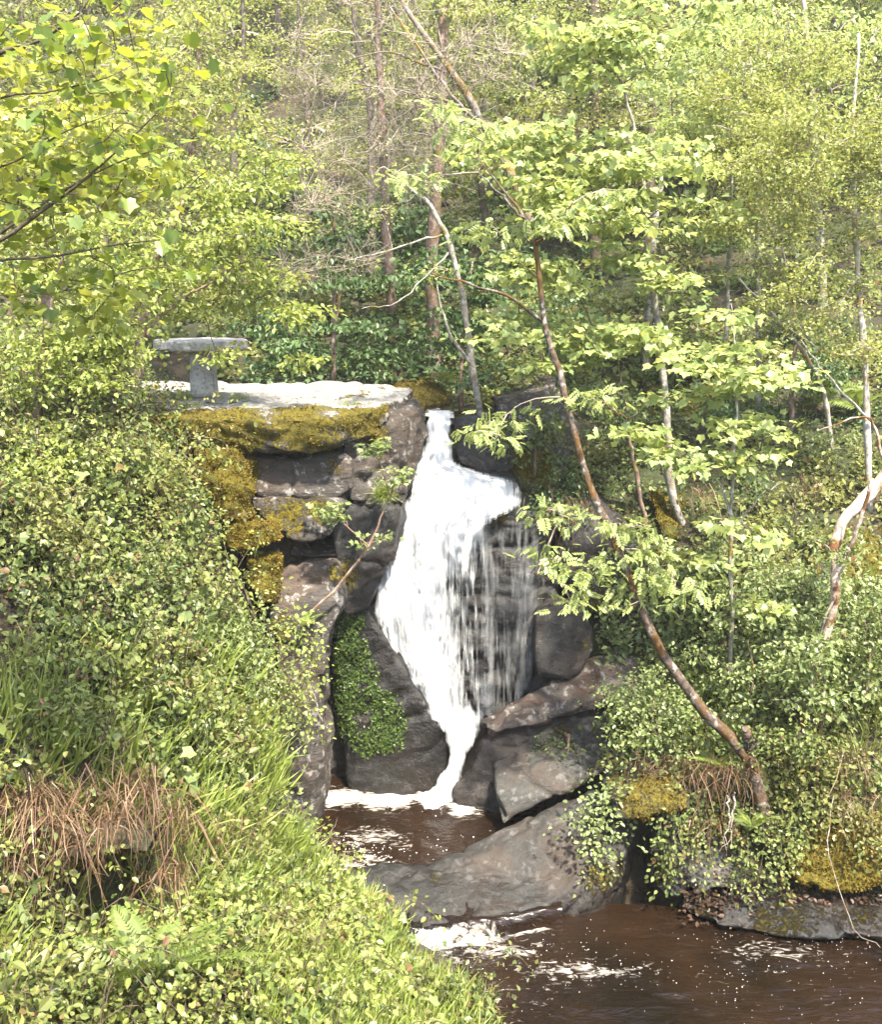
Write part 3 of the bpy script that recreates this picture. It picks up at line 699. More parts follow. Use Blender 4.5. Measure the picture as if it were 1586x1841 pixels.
def lip(x):      # the line of the low step, metres out, as a function of x
    a = P(640, 1700, 11.9); b = P(1010, 1632, 12.55)
    return a[1] + (b[1] - a[1]) * (x - a[0]) / (b[0] - a[0])
def wave(x, y, a):
    p = np.c_[x * 2.2, y * 3.4, np.zeros(len(x))]
    return a * fbm(p, 3, 41)
sheet("lower_pool", -1.0, 14, 3, 12.9, 190, 150, lambda x, y: wave(x, y, 0.05),
      [(740, 1690, 12.0, .30, .16, 1.0), (830, 1675, 12.15, .5, .15, 1.15), (930, 1655, 12.35, .4, .12, 1.0), (760, 1720, 11.7, .5, .25, .7), (900, 1700, 11.9, .6, .2, .55), (1050, 1740, 11.5, 1.0, .25, .42), (1400, 1690, 11.9, .8, .3, .38), (850, 1780, 11.0, .9, .4, .36)],
      "brown peaty pool at the foot of the slab")
def upz(x, y):
    t = np.clip((14.3 - y) / (14.3 - lip(x)), 0, 1)
    z = 0.42 - 0.22 * t + wave(x, y, 0.04 + 0.02 * t)
    b = P(795, 1430, 15.05); r2 = ((x - b[0]) / .55) ** 2 + ((y - b[1]) / .32) ** 2
    z = z + 0.16 * np.exp(-r2) * (0.5 + np.abs(fbm(np.c_[x * 6, y * 6, x * 0], 3, 19)))
    w = np.clip((lip(x) + 0.03 * fbm(np.c_[x * 5, x * 0, x * 0], 2, 3) - y) / 0.28, 0, 1); w = w * w * (3 - 2 * w)
    return z * (1 - w) - 0.35 * w
upx = sheet("upper_pool", -2.6, 1.6, 11.5, 16.2, 150, 170, upz,
      [(790, 1428, 15.1, .40, .30, 1.3), (700, 1430, 15.1, .55, .30, 1.3), (610, 1428, 15.15, .50, .28, 1.1), (830, 1440, 14.7, .3, .2, .8), (640, 1560, 13.4, .5, .35, .52), (660, 1500, 14, .7, .3, .46), (680, 1610, 12.8, .4, .25, .55)],
      "dark rippled upper pool below the waterfall")
sheet("upper_stream", -0.28, 0.22, 17.7, 21.5, 40, 60, lambda x, y: 6.02 + 0.02 * (y - 17) + wave(x, y, 0.05), [(790, 745, 17.6, .6, 1.0, 1.1)], "stream arriving above the fall")

def fall_mat(name="falling_water", con=2.3, lo=0.2, hi=0.9, top=1.0):
    m, nt, out = new_mat(name)
    s = attr(nt, "s"); t = attr(nt, "t"); dn = attr(nt, "dens")
    cb = N(nt, "ShaderNodeCombineXYZ"); nt.links.new(math_(nt, 'MULTIPLY', s, 9.0), cb.inputs[0]); nt.links.new(math_(nt, 'MULTIPLY', t, 1.1), cb.inputs[1])
    n1 = noise(nt, cb.outputs[0], 1.6, 6, 0.62, 0.5)
    cb2 = N(nt, "ShaderNodeCombineXYZ"); nt.links.new(math_(nt, 'MULTIPLY', s, 40.0), cb2.inputs[0]); nt.links.new(math_(nt, 'MULTIPLY', t, 1.8), cb2.inputs[1])
    n2 = noise(nt, cb2.outputs[0], 1.0, 3, 0.5)
    nn = math_(nt, 'ADD', math_(nt, 'MULTIPLY', n1, 0.65), math_(nt, 'MULTIPLY', n2, 0.35))
    al = math_(nt, 'ADD', dn, math_(nt, 'MULTIPLY', math_(nt, 'SUBTRACT', nn, 0.5), con), clamp=True)
    al = ramp(nt, al, [(lo, (0, 0, 0)), (hi, (top, top, top))])
    d = N(nt, "ShaderNodeBsdfPrincipled"); d.inputs["Base Color"].default_value = (0.66, 0.66, 0.655, 1); d.inputs["Roughness"].default_value = 0.45
    tr = N(nt, "ShaderNodeBsdfTranslucent"); tr.inputs["Color"].default_value = (0.66, 0.66, 0.655, 1)
    mx = N(nt, "ShaderNodeMixShader"); mx.inputs[0].default_value = 0.3
    nt.links.new(d.outputs[0], mx.inputs[1]); nt.links.new(tr.outputs[0], mx.inputs[2])
    tp = N(nt, "ShaderNodeBsdfTransparent")
    m2 = N(nt, "ShaderNodeMixShader"); nt.links.new(al, m2.inputs[0])
    nt.links.new(tp.outputs[0], m2.inputs[1]); nt.links.new(mx.outputs[0], m2.inputs[2])
    bp = N(nt, "ShaderNodeBump"); bp.inputs["Strength"].default_value = 0.5; bp.inputs["Distance"].default_value = 0.05
    nt.links.new(nn, bp.inputs["Height"]); nt.links.new(bp.outputs[0], d.inputs["Normal"])
    nt.links.new(m2.outputs[0], out.inputs[0])
    return m
M_FALL = fall_mat()
M_VEIL = fall_mat("thin_veil", 2.0, 0.12, 1.0, 0.6)

def ribbon(name, rows, cols, step, dens, bulge, label=None, parent=None, seed=0, amp=0.06, mat=None):
    """rows: (y, xl, xr, dl, dr) in photo px / metres out; dens(u, y) water density"""
    R = np.array(rows, float); yy = np.arange(R[0, 0], R[-1, 0] + 1, step)
    xl, xr, dl, dr = (np.interp(yy, R[:, 0], R[:, k]) for k in (1, 2, 3, 4))
    ker = np.ones(5) / 5
    sm = lambda a: np.convolve(np.pad(a, 2, mode='edge'), ker, 'valid')
    xl, xr, dl, dr = sm(xl), sm(xr), sm(dl), sm(dr)
    u = np.linspace(0, 1, cols)
    jag = fbm(np.c_[yy * 0.045, np.zeros(len(yy)), np.full(len(yy), seed)], 4, seed, .65) * 11
    jag2 = fbm(np.c_[yy * 0.045, np.ones(len(yy)) * 9, np.full(len(yy), seed)], 4, seed + 1, .65) * 8
    X = (xl + jag)[:, None] * (1 - u) + (xr + jag2)[:, None] * u
    Y = np.repeat(yy[:, None], cols, 1)
    D = dl[:, None] * (1 - u) + dr[:, None] * u - bulge * np.sin(np.pi * u)[None]
    V = P(X.ravel(), Y.ravel(), D.ravel())
    s = V[:, 0]; t = V[:, 2]
    disp = amp * fbm(np.c_[s * 6, t * 1.2, np.full(len(s), seed)], 4, seed + 2) + amp * 0.5 * fbm(np.c_[s * 18, t * 4, np.full(len(s), seed)], 3, seed + 4)
    V[:, 1] -= disp; V[:, 0] += 0.3 * disp
    n, m = cols, len(yy)
    i = (np.arange(m - 1)[:, None] * n + np.arange(n - 1)[None]).ravel()
    Q = np.stack([i, i + 1, i + n + 1, i + n], -1)
    UU = np.repeat(u[None], m, 0).ravel()
    de = dens(UU, Y.ravel(), X.ravel())
    o = link(name, mesh_from(name, V, Q, [mat or M_FALL], smooth=True, attrs={"s": s, "t": t, "dens": de}), parent)
    return o

def edge_fade(u, w=0.06):
    return np.clip(np.minimum(u, 1 - u) / w, 0, 1)
wf = thing("waterfall", "white waterfall pouring through the rock gap into the pool", "waterfall", P(800, 1420, 15.1))
inv = Matrix.Translation(-wf.location)
def wpart(o):
    o.parent = wf; o.matrix_parent_inverse = inv
    return o
wpart(ribbon("chute", [(738, 772, 815, 17.9, 17.9), (760, 768, 814, 17.3, 17.3), (800, 762, 812, 16.9, 16.95), (830, 748, 815, 16.7, 16.75), (846, 738, 850, 16.55, 16.75), (862, 736, 925, 16.4, 16.7), (895, 730, 945, 16.2, 16.5), (915, 712, 940, 16.05, 16.35), (935, 700, 885, 15.95, 16.15), (960, 695, 860, 15.9, 16.1)],
             70, 4, lambda u, y, x: (0.22 + 1.1 * edge_fade(u, .18)) * np.clip((962 - y) / 40, 0, 1), 0.12, seed=51, amp=0.14))
def dens_main(u, y, x):
    r = 1.35 - 1.05 * np.clip((x - (733 + 0.10 * (y - 950))) / 80, 0, 1) * np.clip((y - 935) / 120, 0, 1)
    r = np.maximum(r, 1.2 * np.clip((y - 1240) / 60, 0, 1) * np.clip((838 - x) / 40, 0, 1))
    return r * (0.22 + 0.78 * edge_fade(u, .15)) * np.clip((y - 920) / 25, 0, 1) * np.clip((1332 - y) / 25, 0, 1)
wpart(ribbon("curtain", [(925, 706, 905, 15.95, 16.1), (950, 697, 868, 15.85, 16.0), (1020, 680, 866, 15.75, 15.95), (1100, 664, 872, 15.65, 15.9), (1130, 678, 874, 15.6, 15.9), (1190, 714, 876, 15.5, 15.8), (1270, 762, 874, 15.35, 15.65), (1300, 786, 868, 15.25, 15.5), (1325, 803, 858, 15.15, 15.35)],
             110, 4, dens_main, 0.12, seed=61, amp=0.15))
wpart(ribbon("curtain", [(960, 720, 840, 15.85, 15.98), (1100, 690, 800, 15.55, 15.75), (1190, 730, 810, 15.42, 15.65), (1290, 785, 840, 15.2, 15.4)],
             70, 4, lambda u, y, x: 0.62 * edge_fade(u, .2), 0.10, seed=71, amp=0.12))
wpart(ribbon("spout", [(1260, 752, 868, 15.25, 15.45), (1290, 784, 866, 15.18, 15.33), (1330, 806, 856, 15.1, 15.2), (1370, 806, 836, 15.02, 15.1), (1410, 785, 826, 14.95, 15.02), (1440, 762, 815, 14.85, 14.9), (1458, 745, 812, 14.72, 14.78)],
             30, 4, lambda u, y, x: 1.3 * (0.2 + 0.8 * edge_fade(u, .25)) * np.clip((y - 1262) / 35, 0, 1), 0.08, seed=81, amp=0.05))
wpart(ribbon("veil", [(935, 850, 985, 16.02, 16.3), (1000, 856, 985, 16.0, 16.25), (1100, 864, 985, 15.95, 16.2), (1200, 868, 965, 15.85, 16.05), (1290, 862, 930, 15.6, 15.9)],
             70, 4, lambda u, y, x: edge_fade(u, .1) * np.clip((y - 925) / 40, 0, 1) * (0.16 + 0.30 * np.exp(-((x - 945) / 18) ** 2) * np.clip((y - 980) / 60, 0, 1) + 0.34 * np.exp(-((x - 870) / 16) ** 2)), 0.05, seed=91, amp=0.05, mat=M_VEIL))
# low step at the foot of the slab
cas = thing("cascade", "low white step of water spilling off the slab into the brown pool", "cascade", P(830, 1675, 12.2))
inv2 = Matrix.Translation(-cas.location)
xx = np.linspace(P(640, 1700, 11.9)[0], P(950, 1643, 12.45)[0], 160); vv = np.linspace(0, 1, 8)
YY = lip(xx)
V = np.stack([np.repeat(xx[:, None], 8, 1), YY[:, None] + 0.06 - 0.30 * vv[None] + 0.03 * vnoise(np.c_[np.repeat(xx * 9, 8), np.tile(vv * 2, 160), np.zeros(1280)], 4).reshape(160, 8),
              (0.10 - 0.015 * xx + 0.04 * vnoise(np.c_[xx * 4, xx * 0, xx * 0], 9))[:, None] * (1 - vv[None] ** 1.6) + 0.01 + 0 * xx[:, None]], -1).reshape(-1, 3)
i = (np.arange(159)[:, None] * 8 + np.arange(7)[None]).ravel(); Q = np.stack([i, i + 8, i + 9, i + 1], -1)
o = link("spill", mesh_from("spill", V, Q, [M_VEIL], smooth=True, attrs={"s": V[:, 0] * 0.14, "t": V[:, 2] * 4, "dens": (np.tile(0.20 + 0.42 * vv, 160) + 0.5 * vnoise(np.c_[V[:, 0] * 3, V[:, 0] * 0, V[:, 0] * 0], 6)) * np.repeat(np.clip(np.minimum(np.arange(160), (159 - np.arange(160)) * .5) / 30, 0, 1), 8)}), cas); o.matrix_parent_inverse = inv2

# pale discs on the pools stand for both bubbles and sun glints
def foam_glint_flecks():
    m, nt, out = new_mat("foam"); b = N(nt, "ShaderNodeBsdfPrincipled"); b.inputs["Base Color"].default_value = (0.8, 0.78, 0.75, 1); b.inputs["Roughness"].default_value = 0.4
    nt.links.new(b.outputs[0], out.inputs[0])
    mb = MB(); th = np.linspace(0, 2 * np.pi, 7)[:-1]
    T = np.array([[0, k + 1, (k + 1) % 6 + 1] for k in range(6)])
    def put(px, py, r, z):
        d = (EYE - z) / ((SP - CP * (CY - py) / F) / (CP + SP * (CY - py) / F))
        c = P(px, py, d)
        if z == 0 and c[1] > lip(c[0]) - 0.1: return
        rr = r * np.random.default_rng(int(px * 7 + py)).uniform(0.6, 1.3, 6)
        V = np.zeros((7, 3)); V[0] = c + (0, 0, 0.03 + 0.3 * r); V[1:] = c + np.c_[rr * np.cos(th) * 1.5, rr * np.sin(th), np.full(6, 0.025)]
        mb.add(V, T)
    for cx, cy, sx, sy, n in ((1500, 1715, 90, 22, 170), (1350, 1690, 50, 12, 50), (1180, 1760, 120, 12, 130), (1330, 1790, 40, 30, 70), (1050, 1740, 90, 16, 120), (1450, 1790, 90, 30, 60), (1000, 1700, 100, 20, 90), (1250, 1735, 200, 50, 120), (900, 1760, 60, 40, 60), (1540, 1800, 40, 30, 30), (850, 1700, 60, 15, 80)):
        for _ in range(int(n * 0.36)):
            put(cx + RNG.normal() * sx, cy + RNG.normal() * sy, RNG.uniform(0.0018, 0.0042) + 0.003 * RNG.uniform() ** 5, 0)
    for cx, cy, sx, sy, n in ((700, 1480, 70, 14, 110), (650, 1540, 40, 25, 120), (620, 1500, 50, 12, 60), (760, 1520, 50, 20, 50)):
        for _ in range(n):
            put(cx + RNG.normal() * sx, cy + RNG.normal() * sy, RNG.uniform(0.003, 0.009), 0.36)
    return tag(link("foam_glint_flecks", mb.mesh("foam_glint_flecks", [m])), "white bubbles, foam flecks and modelled sun glints on the brown pools", None, kind="stuff")
foam_glint_flecks()

# ------------------------------------------------------------------ trees
def smooth_line(pts, rad, n):
    """Catmull-Rom through pts (world) -> n points, radii"""
    p = np.asarray(pts, float); p = np.concatenate([2 * p[:1] - p[1:2], p, 2 * p[-1:] - p[-2:-1]])
    k = len(p) - 3; t = np.linspace(0, k - 1e-6, n); i = t.astype(int); f = (t - i)[:, None]
    a, b, c, d = p[i], p[i + 1], p[i + 2], p[i + 3]
    q = 0.5 * (2 * b + (c - a) * f + (2 * a - 5 * b + 4 * c - d) * f ** 2 + (3 * b - a - 3 * c + d) * f ** 3)
    r = np.interp(t, np.arange(len(rad)) * k / (len(rad) - 1), rad)
    return q, r

def tiers(c, rng, k=5, R=0.45):
    """each crown point becomes a flat, slightly drooping tier of foliage"""
    n = len(c); a = rng.uniform(0, 2 * np.pi, (n, k)); Rr = R * rng.uniform(.6, 1.3, (n, 1)); r = Rr * np.sqrt(rng.uniform(0, 1, (n, k)))
    q = np.stack([r * np.cos(a), r * np.sin(a), -0.35 * r * r / Rr + rng.normal(0, .05, (n, k))], -1)
    tl = rng.normal(0, .22, (n, 1)); q[..., 2] += tl * q[..., 0]
    return (c[:, None] + q).reshape(-1, 3)

def targets(ells, rng, k=5, R=0.45, boost=1.0):
    out = []
    for px, py, d, rx, ry, n in ells:
        n = max(1, int(round(n * boost / k))) if k > 1 else n
        a = rng.uniform(0, 2 * np.pi, n); r = np.sqrt(rng.uniform(0.02, 1, n)) * (.9 if k > 1 else 1)
        dd = d + rng.uniform(-1, 1, n) * min(1.6, 0.7 * rx * d / F)
        c = P(px + rx * r * np.cos(a), py + ry * r * np.sin(a), dd)
        out.append(tiers(c, rng, k, R * d / 16) if k > 1 else c)
    return np.concatenate(out)

STYLE = {  # template, leaf length m, spread m, flatness, droop, leaves a cluster
    'sycamore': (MAPLE7, 0.125, 0.30, 0.16, 0.40, 12),
    'lime': (OVATE, 0.085, 0.27, 0.22, 0.35, 20),
    'small': (DIAMOND, 0.06, 0.25, 0.5, 0.2, 30),
    'ash': (ASH, 0.30, 0.26, 0.35, 0.5, 8),
    'far': (DIAMOND, 0.12, 0.42, 0.35, 0.2, 26),
    'farmaple': (WIDE, 0.15, 0.45, 0.2, 0.4, 22),
    'bramble': (OVATE, 0.066, 0.24, 0.6, 0.3, 26),
}

LEAFY = 1.5
def leaf_cluster(mb, T, style, rng, m=1, mul=1.0, size=1.0, spread=1.0):
    tm, L, sp, flat, droop, n = STYLE[style]
    n = max(1, int(n * mul * LEAFY)); k = len(T) * n
    c = np.repeat(T, n, 0)
    off = rng.normal(0, 1, (k, 3)) * np.array([1, 1, flat]) * sp * spread * 0.62
    out = norm(off * np.array([1, 1, 0.3]) + rng.normal(0, 0.25, (k, 3)))
    ax = norm(out + np.array([0, 0, -1.0]) * rng.normal(droop, 0.35, k)[:, None])
    nr = norm(np.array([0, 0, 1.0]) + 0.55 * out + rng.normal(0, 0.32, (k, 3)))
    mb.leaves(tm, c + off, ax, nr, L * size * rng.uniform(0.55, 1.2, k), m)

def branch_out(mb, nodes, T, rng, m=0, r0=0.018, sides=4, arch=0.12, wig=0.06):
    """join every target to the nearest point of the skeleton with a bent, tapering twig"""
    nodes = list(nodes); NA = np.array(nodes)
    order = np.argsort(np.min(np.linalg.norm(T[:, None] - NA[None], axis=-1), axis=1))
    for t in T[order]:
        dv = t - NA; dist = np.linalg.norm(dv, axis=1) + 0.35 * np.maximum(0, -dv[:, 2])
        j = int(np.argmin(dist)); a = NA[j]; L = np.linalg.norm(t - a)
        if L < 0.05: continue
        n = max(3, min(7, int(L / 0.22) + 2)); f = np.linspace(0, 1, n)[:, None]
        q = a + (t - a) * f
        q[:, 2] += arch * L * np.sin(np.pi * f[:, 0]) * 0.8
        q[1:-1] += rng.normal(0, wig * L ** 0.5 * 0.3, (n - 2, 3))
        mb.tube(q, np.linspace(r0 * min(1, 0.45 + 0.35 * L), 0.004, n), sides, m, cap=False)
        NA = np.concatenate([NA, q[1:]])
    return NA

def tree(name, label, trunk, ells, style, leaf, bark=B_GREY, twig=B_TWIG, seed=0, limbs=(), mul=1.0, size=1.0, spread=1.0, start=0.35, r0=0.018, cat="tree", group=None, n=26, sides=8, arch=0.12, extra=None, tier=5, tier_r=0.45, boost=1.25):
    """trunk: [(x, y, metres out, radius)...] traced from the base up; limbs the same"""
    rng = np.random.default_rng(1000 + seed)
    tp = np.array([P(*c[:3]) for c in trunk])
    tp[0, 2] = min(tp[0, 2], ground_z(tp[0, 0], tp[0, 1])[0] - 0.05) if abs(ground_z(tp[0, 0], tp[0, 1])[0] - tp[0, 2]) < 1.5 else tp[0, 2]
    base = tp[0].copy()
    e = thing(name, label, cat, base, group)
    pts, rad = smooth_line(tp, [c[3] for c in trunk], n)
    pts[2:-1] += rng.normal(0, 0.012, (n - 3, 3))
    mb = MB(); mb.tube(pts - base, rad * (1 + 0.10 * rng.normal(0, 1, n)), sides)
    nodes = [p for k, p in enumerate(pts) if k >= start * n]
    for lb in limbs:
        lp, lr = smooth_line([P(*c[:3]) for c in lb], [c[3] for c in lb], 14)
        lp[1:-1] += rng.normal(0, 0.012, (12, 3))
        mb.tube(lp - base, lr, 6); nodes += list(lp[3:])
    link("trunk", mb.mesh("trunk", [bark], True), e)
    if ells:
        T = targets(ells, rng, tier, tier_r, boost)
        cb = MB(); NA = branch_out(cb, nodes, T, rng, 0, r0, arch=arch)
        if leaf is not None:
            leaf_cluster(cb, T, style, rng, 1, mul, size, spread)
            if extra: extra(cb, T, NA, rng)
        for k in range(len(cb.V)): cb.V[k] = cb.V[k] - base
        link("crown", cb.mesh("crown", [twig, leaf or twig]), e)
    return e

def bare_twigs(cb, T, NA, rng, n=5, L=0.5, m=0):
    for t in T:
        for _ in range(n):
            d = norm(rng.normal(0, 1, 3) + np.array([0, 0, 0.2])) * L * rng.uniform(0.4, 1.2)
            cb.tube(np.array([t, t + d * 0.5 + rng.normal(0, 0.04, 3), t + d + np.array([0, 0, -0.05])]), [0.006, 0.004, 0.002], 3, m, cap=False)

# --- right bank, traced
tree("leaning_tree", "slender leaning tree with mossy reddish trunk rising from the right bank",
     [(1398, 1440, 13.1, 0.126), (1350, 1372, 13.2, 0.088), (1275, 1290, 13.3, 0.071), (1200, 1192, 13.5, 0.067), (1150, 1090, 13.7, 0.063), (1105, 970, 14.0, 0.059), (1060, 870, 14.3, 0.052), (1025, 742, 14.5, 0.046), (1000, 655, 14.6, 0.042), (975, 562, 14.7, 0.038), (966, 470, 14.8, 0.034), (950, 400, 14.9, 0.025), (905, 340, 15.0, 0.017), (860, 285, 15.1, 0.008)],
     [(1075, 1068, 13.4, 90, 22, 16), (975, 990, 13.5, 50, 16, 9), (1150, 1015, 13.5, 90, 45, 14), (980, 905, 13.8, 55, 22, 6), (1090, 945, 13.8, 60, 25, 6), (950, 755, 14.4, 90, 45, 14), (1060, 700, 14.3, 70, 60, 7), (900, 215, 15, 50, 35, 5), (1080, 375, 14.8, 130, 30, 10), (830, 200, 15, 30, 18, 2), (730, 325, 15, 30, 18, 2), (870, 380, 15, 60, 30, 5), (1200, 1060, 13.3, 120, 50, 14)],
     'ash', G_SYCP, B_MOSSY, B_TWIG, 1, limbs=[[(975, 578, 14.7, .026), (920, 538, 14.6, .022), (850, 512, 14.5, .018), (775, 492, 14.4, .008)], [(964, 440, 14.8, .024), (1000, 405, 14.7, .02), (1030, 365, 14.6, .012)], [(1350, 1345, 13.2, .09), (1345, 1325, 13.15, .07), (1342, 1310, 13.1, .05)], [(950, 400, 14.9, .02), (900, 350, 14.8, .016), (860, 310, 14.8, .01)],
                                                      [(1080, 720, 14.4, .012), (1130, 750, 14.3, .010), (1160, 720, 14.2, .004)], [(1030, 1010, 13.8, .012), (1000, 1040, 13.6, .009), (950, 1025, 13.5, .004)]], start=0.2, size=0.72, boost=0.75, tier_r=0.3, mul=0.8)
tree("crooked_tree", "crooked bare-barked tree bending out over the bank near the photo's right edge",
     [(1425, 1345, 13.7, .07), (1455, 1250, 13.8, .055), (1490, 1130, 13.9, .055), (1505, 1040, 13.9, .065), (1500, 985, 14.0, .075), (1525, 925, 14.1, .08), (1570, 880, 14.2, .085), (1640, 800, 14.4, .06)],
     [(1520, 1000, 13.8, 70, 90, 6), (1440, 1280, 13.6, 60, 50, 6)], 'lime', G_BRAMG, bark_mat("bark_peeling", (0.28, 0.19, 0.14), (0.50, 0.42, 0.35), (0.13, 0.06, 0.025), 0.5), B_TWIG, 2,
     limbs=[[(1505, 1040, 13.9, .035), (1540, 960, 13.7, .03), (1570, 860, 13.6, .02)], [(1590, 830, 14.3, .025), (1560, 750, 14.3, .014), (1470, 775, 14.2, .006)]])
syc = tree("sycamore_sapling", "young sycamore sapling with fresh pale leaves in front of the right slope",
     [(1318, 1215, 14.4, .032), (1316, 1100, 14.4, .028), (1316, 960, 14.4, .026), (1318, 850, 14.4, .022), (1325, 720, 14.4, .018), (1320, 600, 14.4, .010), (1315, 545, 14.4, .005)],
     [(1315, 575, 14.4, 35, 30, 5), (1315, 620, 14.3, 70, 25, 8), (1260, 660, 14.3, 60, 35, 8), (1370, 655, 14.3, 60, 35, 9), (1310, 700, 14.3, 100, 25, 8), (1330, 760, 14.3, 70, 25, 6), (1190, 780, 14.1, 55, 40, 9), (1250, 820, 14.1, 60, 25, 6), (1350, 820, 14.2, 70, 25, 5), (1345, 945, 14.2, 90, 30, 5), (1290, 990, 14.1, 60, 20, 3), (1330, 1075, 14.1, 60, 35, 5)],
     'sycamore', G_SYCP, B_GREY, B_TWIGD, 3, limbs=[[(1316, 930, 14.4, .016), (1290, 860, 14.3, .012), (1240, 820, 14.2, .006)], [(1316, 960, 14.4, .014), (1360, 900, 14.3, .010), (1400, 870, 14.3, .005)]], start=0.15, size=1.05, mul=0.9)
tree("slim_tree", "slim grey trunk with pale leafy crown standing mid-slope behind the leaning tree",
     [(1240, 970, 17.0, .05), (1208, 885, 17.0, .07), (1200, 760, 17.0, .068), (1190, 650, 17.0, .062), (1178, 540, 17.0, .055), (1162, 400, 17.0, .045), (1150, 280, 17.0, .03), (1120, 150, 17.0, .015)],
     [(950, 240, 16.5, 90, 60, 22), (1060, 300, 16.6, 120, 70, 30), (1180, 330, 16.6, 110, 90, 30), (920, 330, 16.2, 80, 40, 14), (1050, 400, 16.2, 120, 40, 22), (1000, 480, 16.2, 110, 50, 18), (1190, 480, 16.4, 80, 60, 14), (960, 580, 16.2, 90, 40, 16), (1100, 610, 16.2, 110, 45, 22), (1000, 660, 16.2, 90, 40, 12), (1090, 110, 17, 110, 70, 24), (1170, 40, 17, 130, 60, 22), (1040, 60, 17, 70, 40, 8)],
     'sycamore', G_SYCP, B_GREY, B_TWIGD, 4, start=0.3, size=1.0, mul=1.0, boost=1.5)
tree("birch", "tall slim pale trunk with tiny yellow leaves at the photo's right edge",
     [(1572, 840, 16.6, .06), (1560, 720, 16.7, .058), (1548, 560, 16.8, .052), (1540, 420, 16.9, .045), (1535, 250, 17.0, .035), (1545, 60, 17.2, .02)],
     [(1440, 250, 16.6, 120, 80, 40), (1540, 330, 16.5, 100, 100, 40), (1400, 380, 16.6, 100, 70, 26), (1500, 480, 16.5, 100, 60, 20), (1560, 200, 16.6, 80, 120, 30), (1460, 560, 16.5, 110, 50, 14), (1570, 620, 16.4, 60, 60, 10)],
     'small', G_OLIVE, B_PALE, B_TWIG, 5, boost=2.0, size=1.15, limbs=[[(1545, 500, 16.8, .02), (1490, 560, 16.7, .015), (1430, 530, 16.6, .008)], [(1553, 640, 16.7, .02), (1480, 630, 16.6, .014), (1420, 590, 16.5, .006)], [(1570, 760, 16.6, .022), (1500, 690, 16.5, .018), (1440, 610, 16.4, .01)]], start=0.25)
tree("slim_tree", "thin straight grey stem between the sapling and the pale birch",
     [(1368, 690, 19.0, .05), (1364, 560, 19.0, .045), (1362, 400, 19.0, .038), (1362, 260, 19.0, .025), (1350, 100, 19.2, .012)],
     [(1360, 330, 18.6, 110, 80, 30), (1330, 200, 18.8, 110, 90, 34), (1420, 120, 18.8, 120, 90, 34)], 'small', G_OLIVE, B_GREY, B_TWIG, 6, size=1.25, boost=2.0)
tree("slim_tree", "thin grey stem just left of the sycamore sapling's top",
     [(1290, 760, 19.5, .04), (1305, 600, 19.5, .04), (1312, 450, 19.5, .034), (1315, 320, 19.6, .022), (1300, 160, 19.8, .01)],
     [(1280, 420, 19.2, 80, 70, 18), (1290, 240, 19.4, 110, 90, 30), (1240, 120, 19.6, 100, 90, 26)], 'lime', G_SYCP, B_GREY, B_TWIGD, 7, size=1.15, boost=1.8)
tree("slim_tree", "pair of thin bare stems under the bank's leaning tree beside a mossy rock",
     [(1165, 950, 17.1, .04), (1150, 880, 17.1, .038), (1135, 800, 17.2, .03), (1120, 700, 17.3, .018), (1110, 640, 17.3, .008)],
     [(1100, 720, 17, 80, 50, 12), (1160, 840, 17, 60, 40, 5)], 'lime', G_SYC, B_BROWN, B_TWIGD, 8, limbs=[[(1220, 955, 17, .02), (1200, 880, 17.1, .016), (1180, 790, 17.1, .008)]])
tree("slim_tree", "arching grey stem leaning left from beneath the pale birch",
     [(1500, 790, 18.0, .04), (1480, 700, 18.0, .036), (1430, 610, 18.0, .03), (1330, 500, 18.0, .012)],
     [(1400, 560, 17.9, 90, 40, 8), (1330, 480, 17.9, 60, 40, 6)], 'lime', G_BRAMG, B_PALE, B_TWIG, 9)
# --- head of the gorge, traced
tree("twin_stem_birch", "pale spotted stem leaning left above the brink of the fall",
     [(868, 668, 19.0, .06), (845, 620, 19.0, .055), (832, 545, 19.0, .052), (818, 470, 19.0, .05), (795, 410, 19.0, .045), (770, 365, 19.0, .038), (735, 335, 19.0, .02), (690, 300, 19, .01)],
     [(740, 320, 18.8, 90, 50, 8), (820, 480, 18.8, 70, 50, 6), (700, 420, 18.8, 90, 60, 6)], 'small', G_LIME, B_GREY, B_TWIG, 10, mul=0.35,
     limbs=[[(850, 660, 19, .035), (815, 610, 18.9, .03), (795, 560, 18.9, .022), (785, 500, 18.9, .01)], [(800, 420, 19, .02), (700, 450, 18.8, .014), (620, 470, 18.6, .006)], [(810, 450, 19, .018), (720, 540, 18.7, .012), (650, 555, 18.5, .006)]])
tree("bare_conifer", "straight grey-brown conifer trunk with dead drooping twigs behind the ledge",
     [(705, 560, 22, .11), (700, 480, 22, .105), (694, 380, 22, .10), (688, 280, 22, .095), (684, 180, 22, .08), (680, 60, 22, .06), (676, -60, 22, .04)],
     [(610, 380, 21.8, 120, 70, 26), (580, 470, 21.6, 110, 60, 22), (640, 250, 21.8, 110, 80, 30), (740, 200, 21.8, 90, 90, 22), (600, 120, 22, 130, 90, 34), (760, 330, 21.8, 70, 60, 12), (640, 20, 22, 140, 60, 26)],
     'small', G_OLIVE, B_BROWN, B_TWIG, 11, mul=0.22, extra=lambda cb, T, NA, r: bare_twigs(cb, T, NA, r, 9, 0.75), start=0.1, arch=0.05)
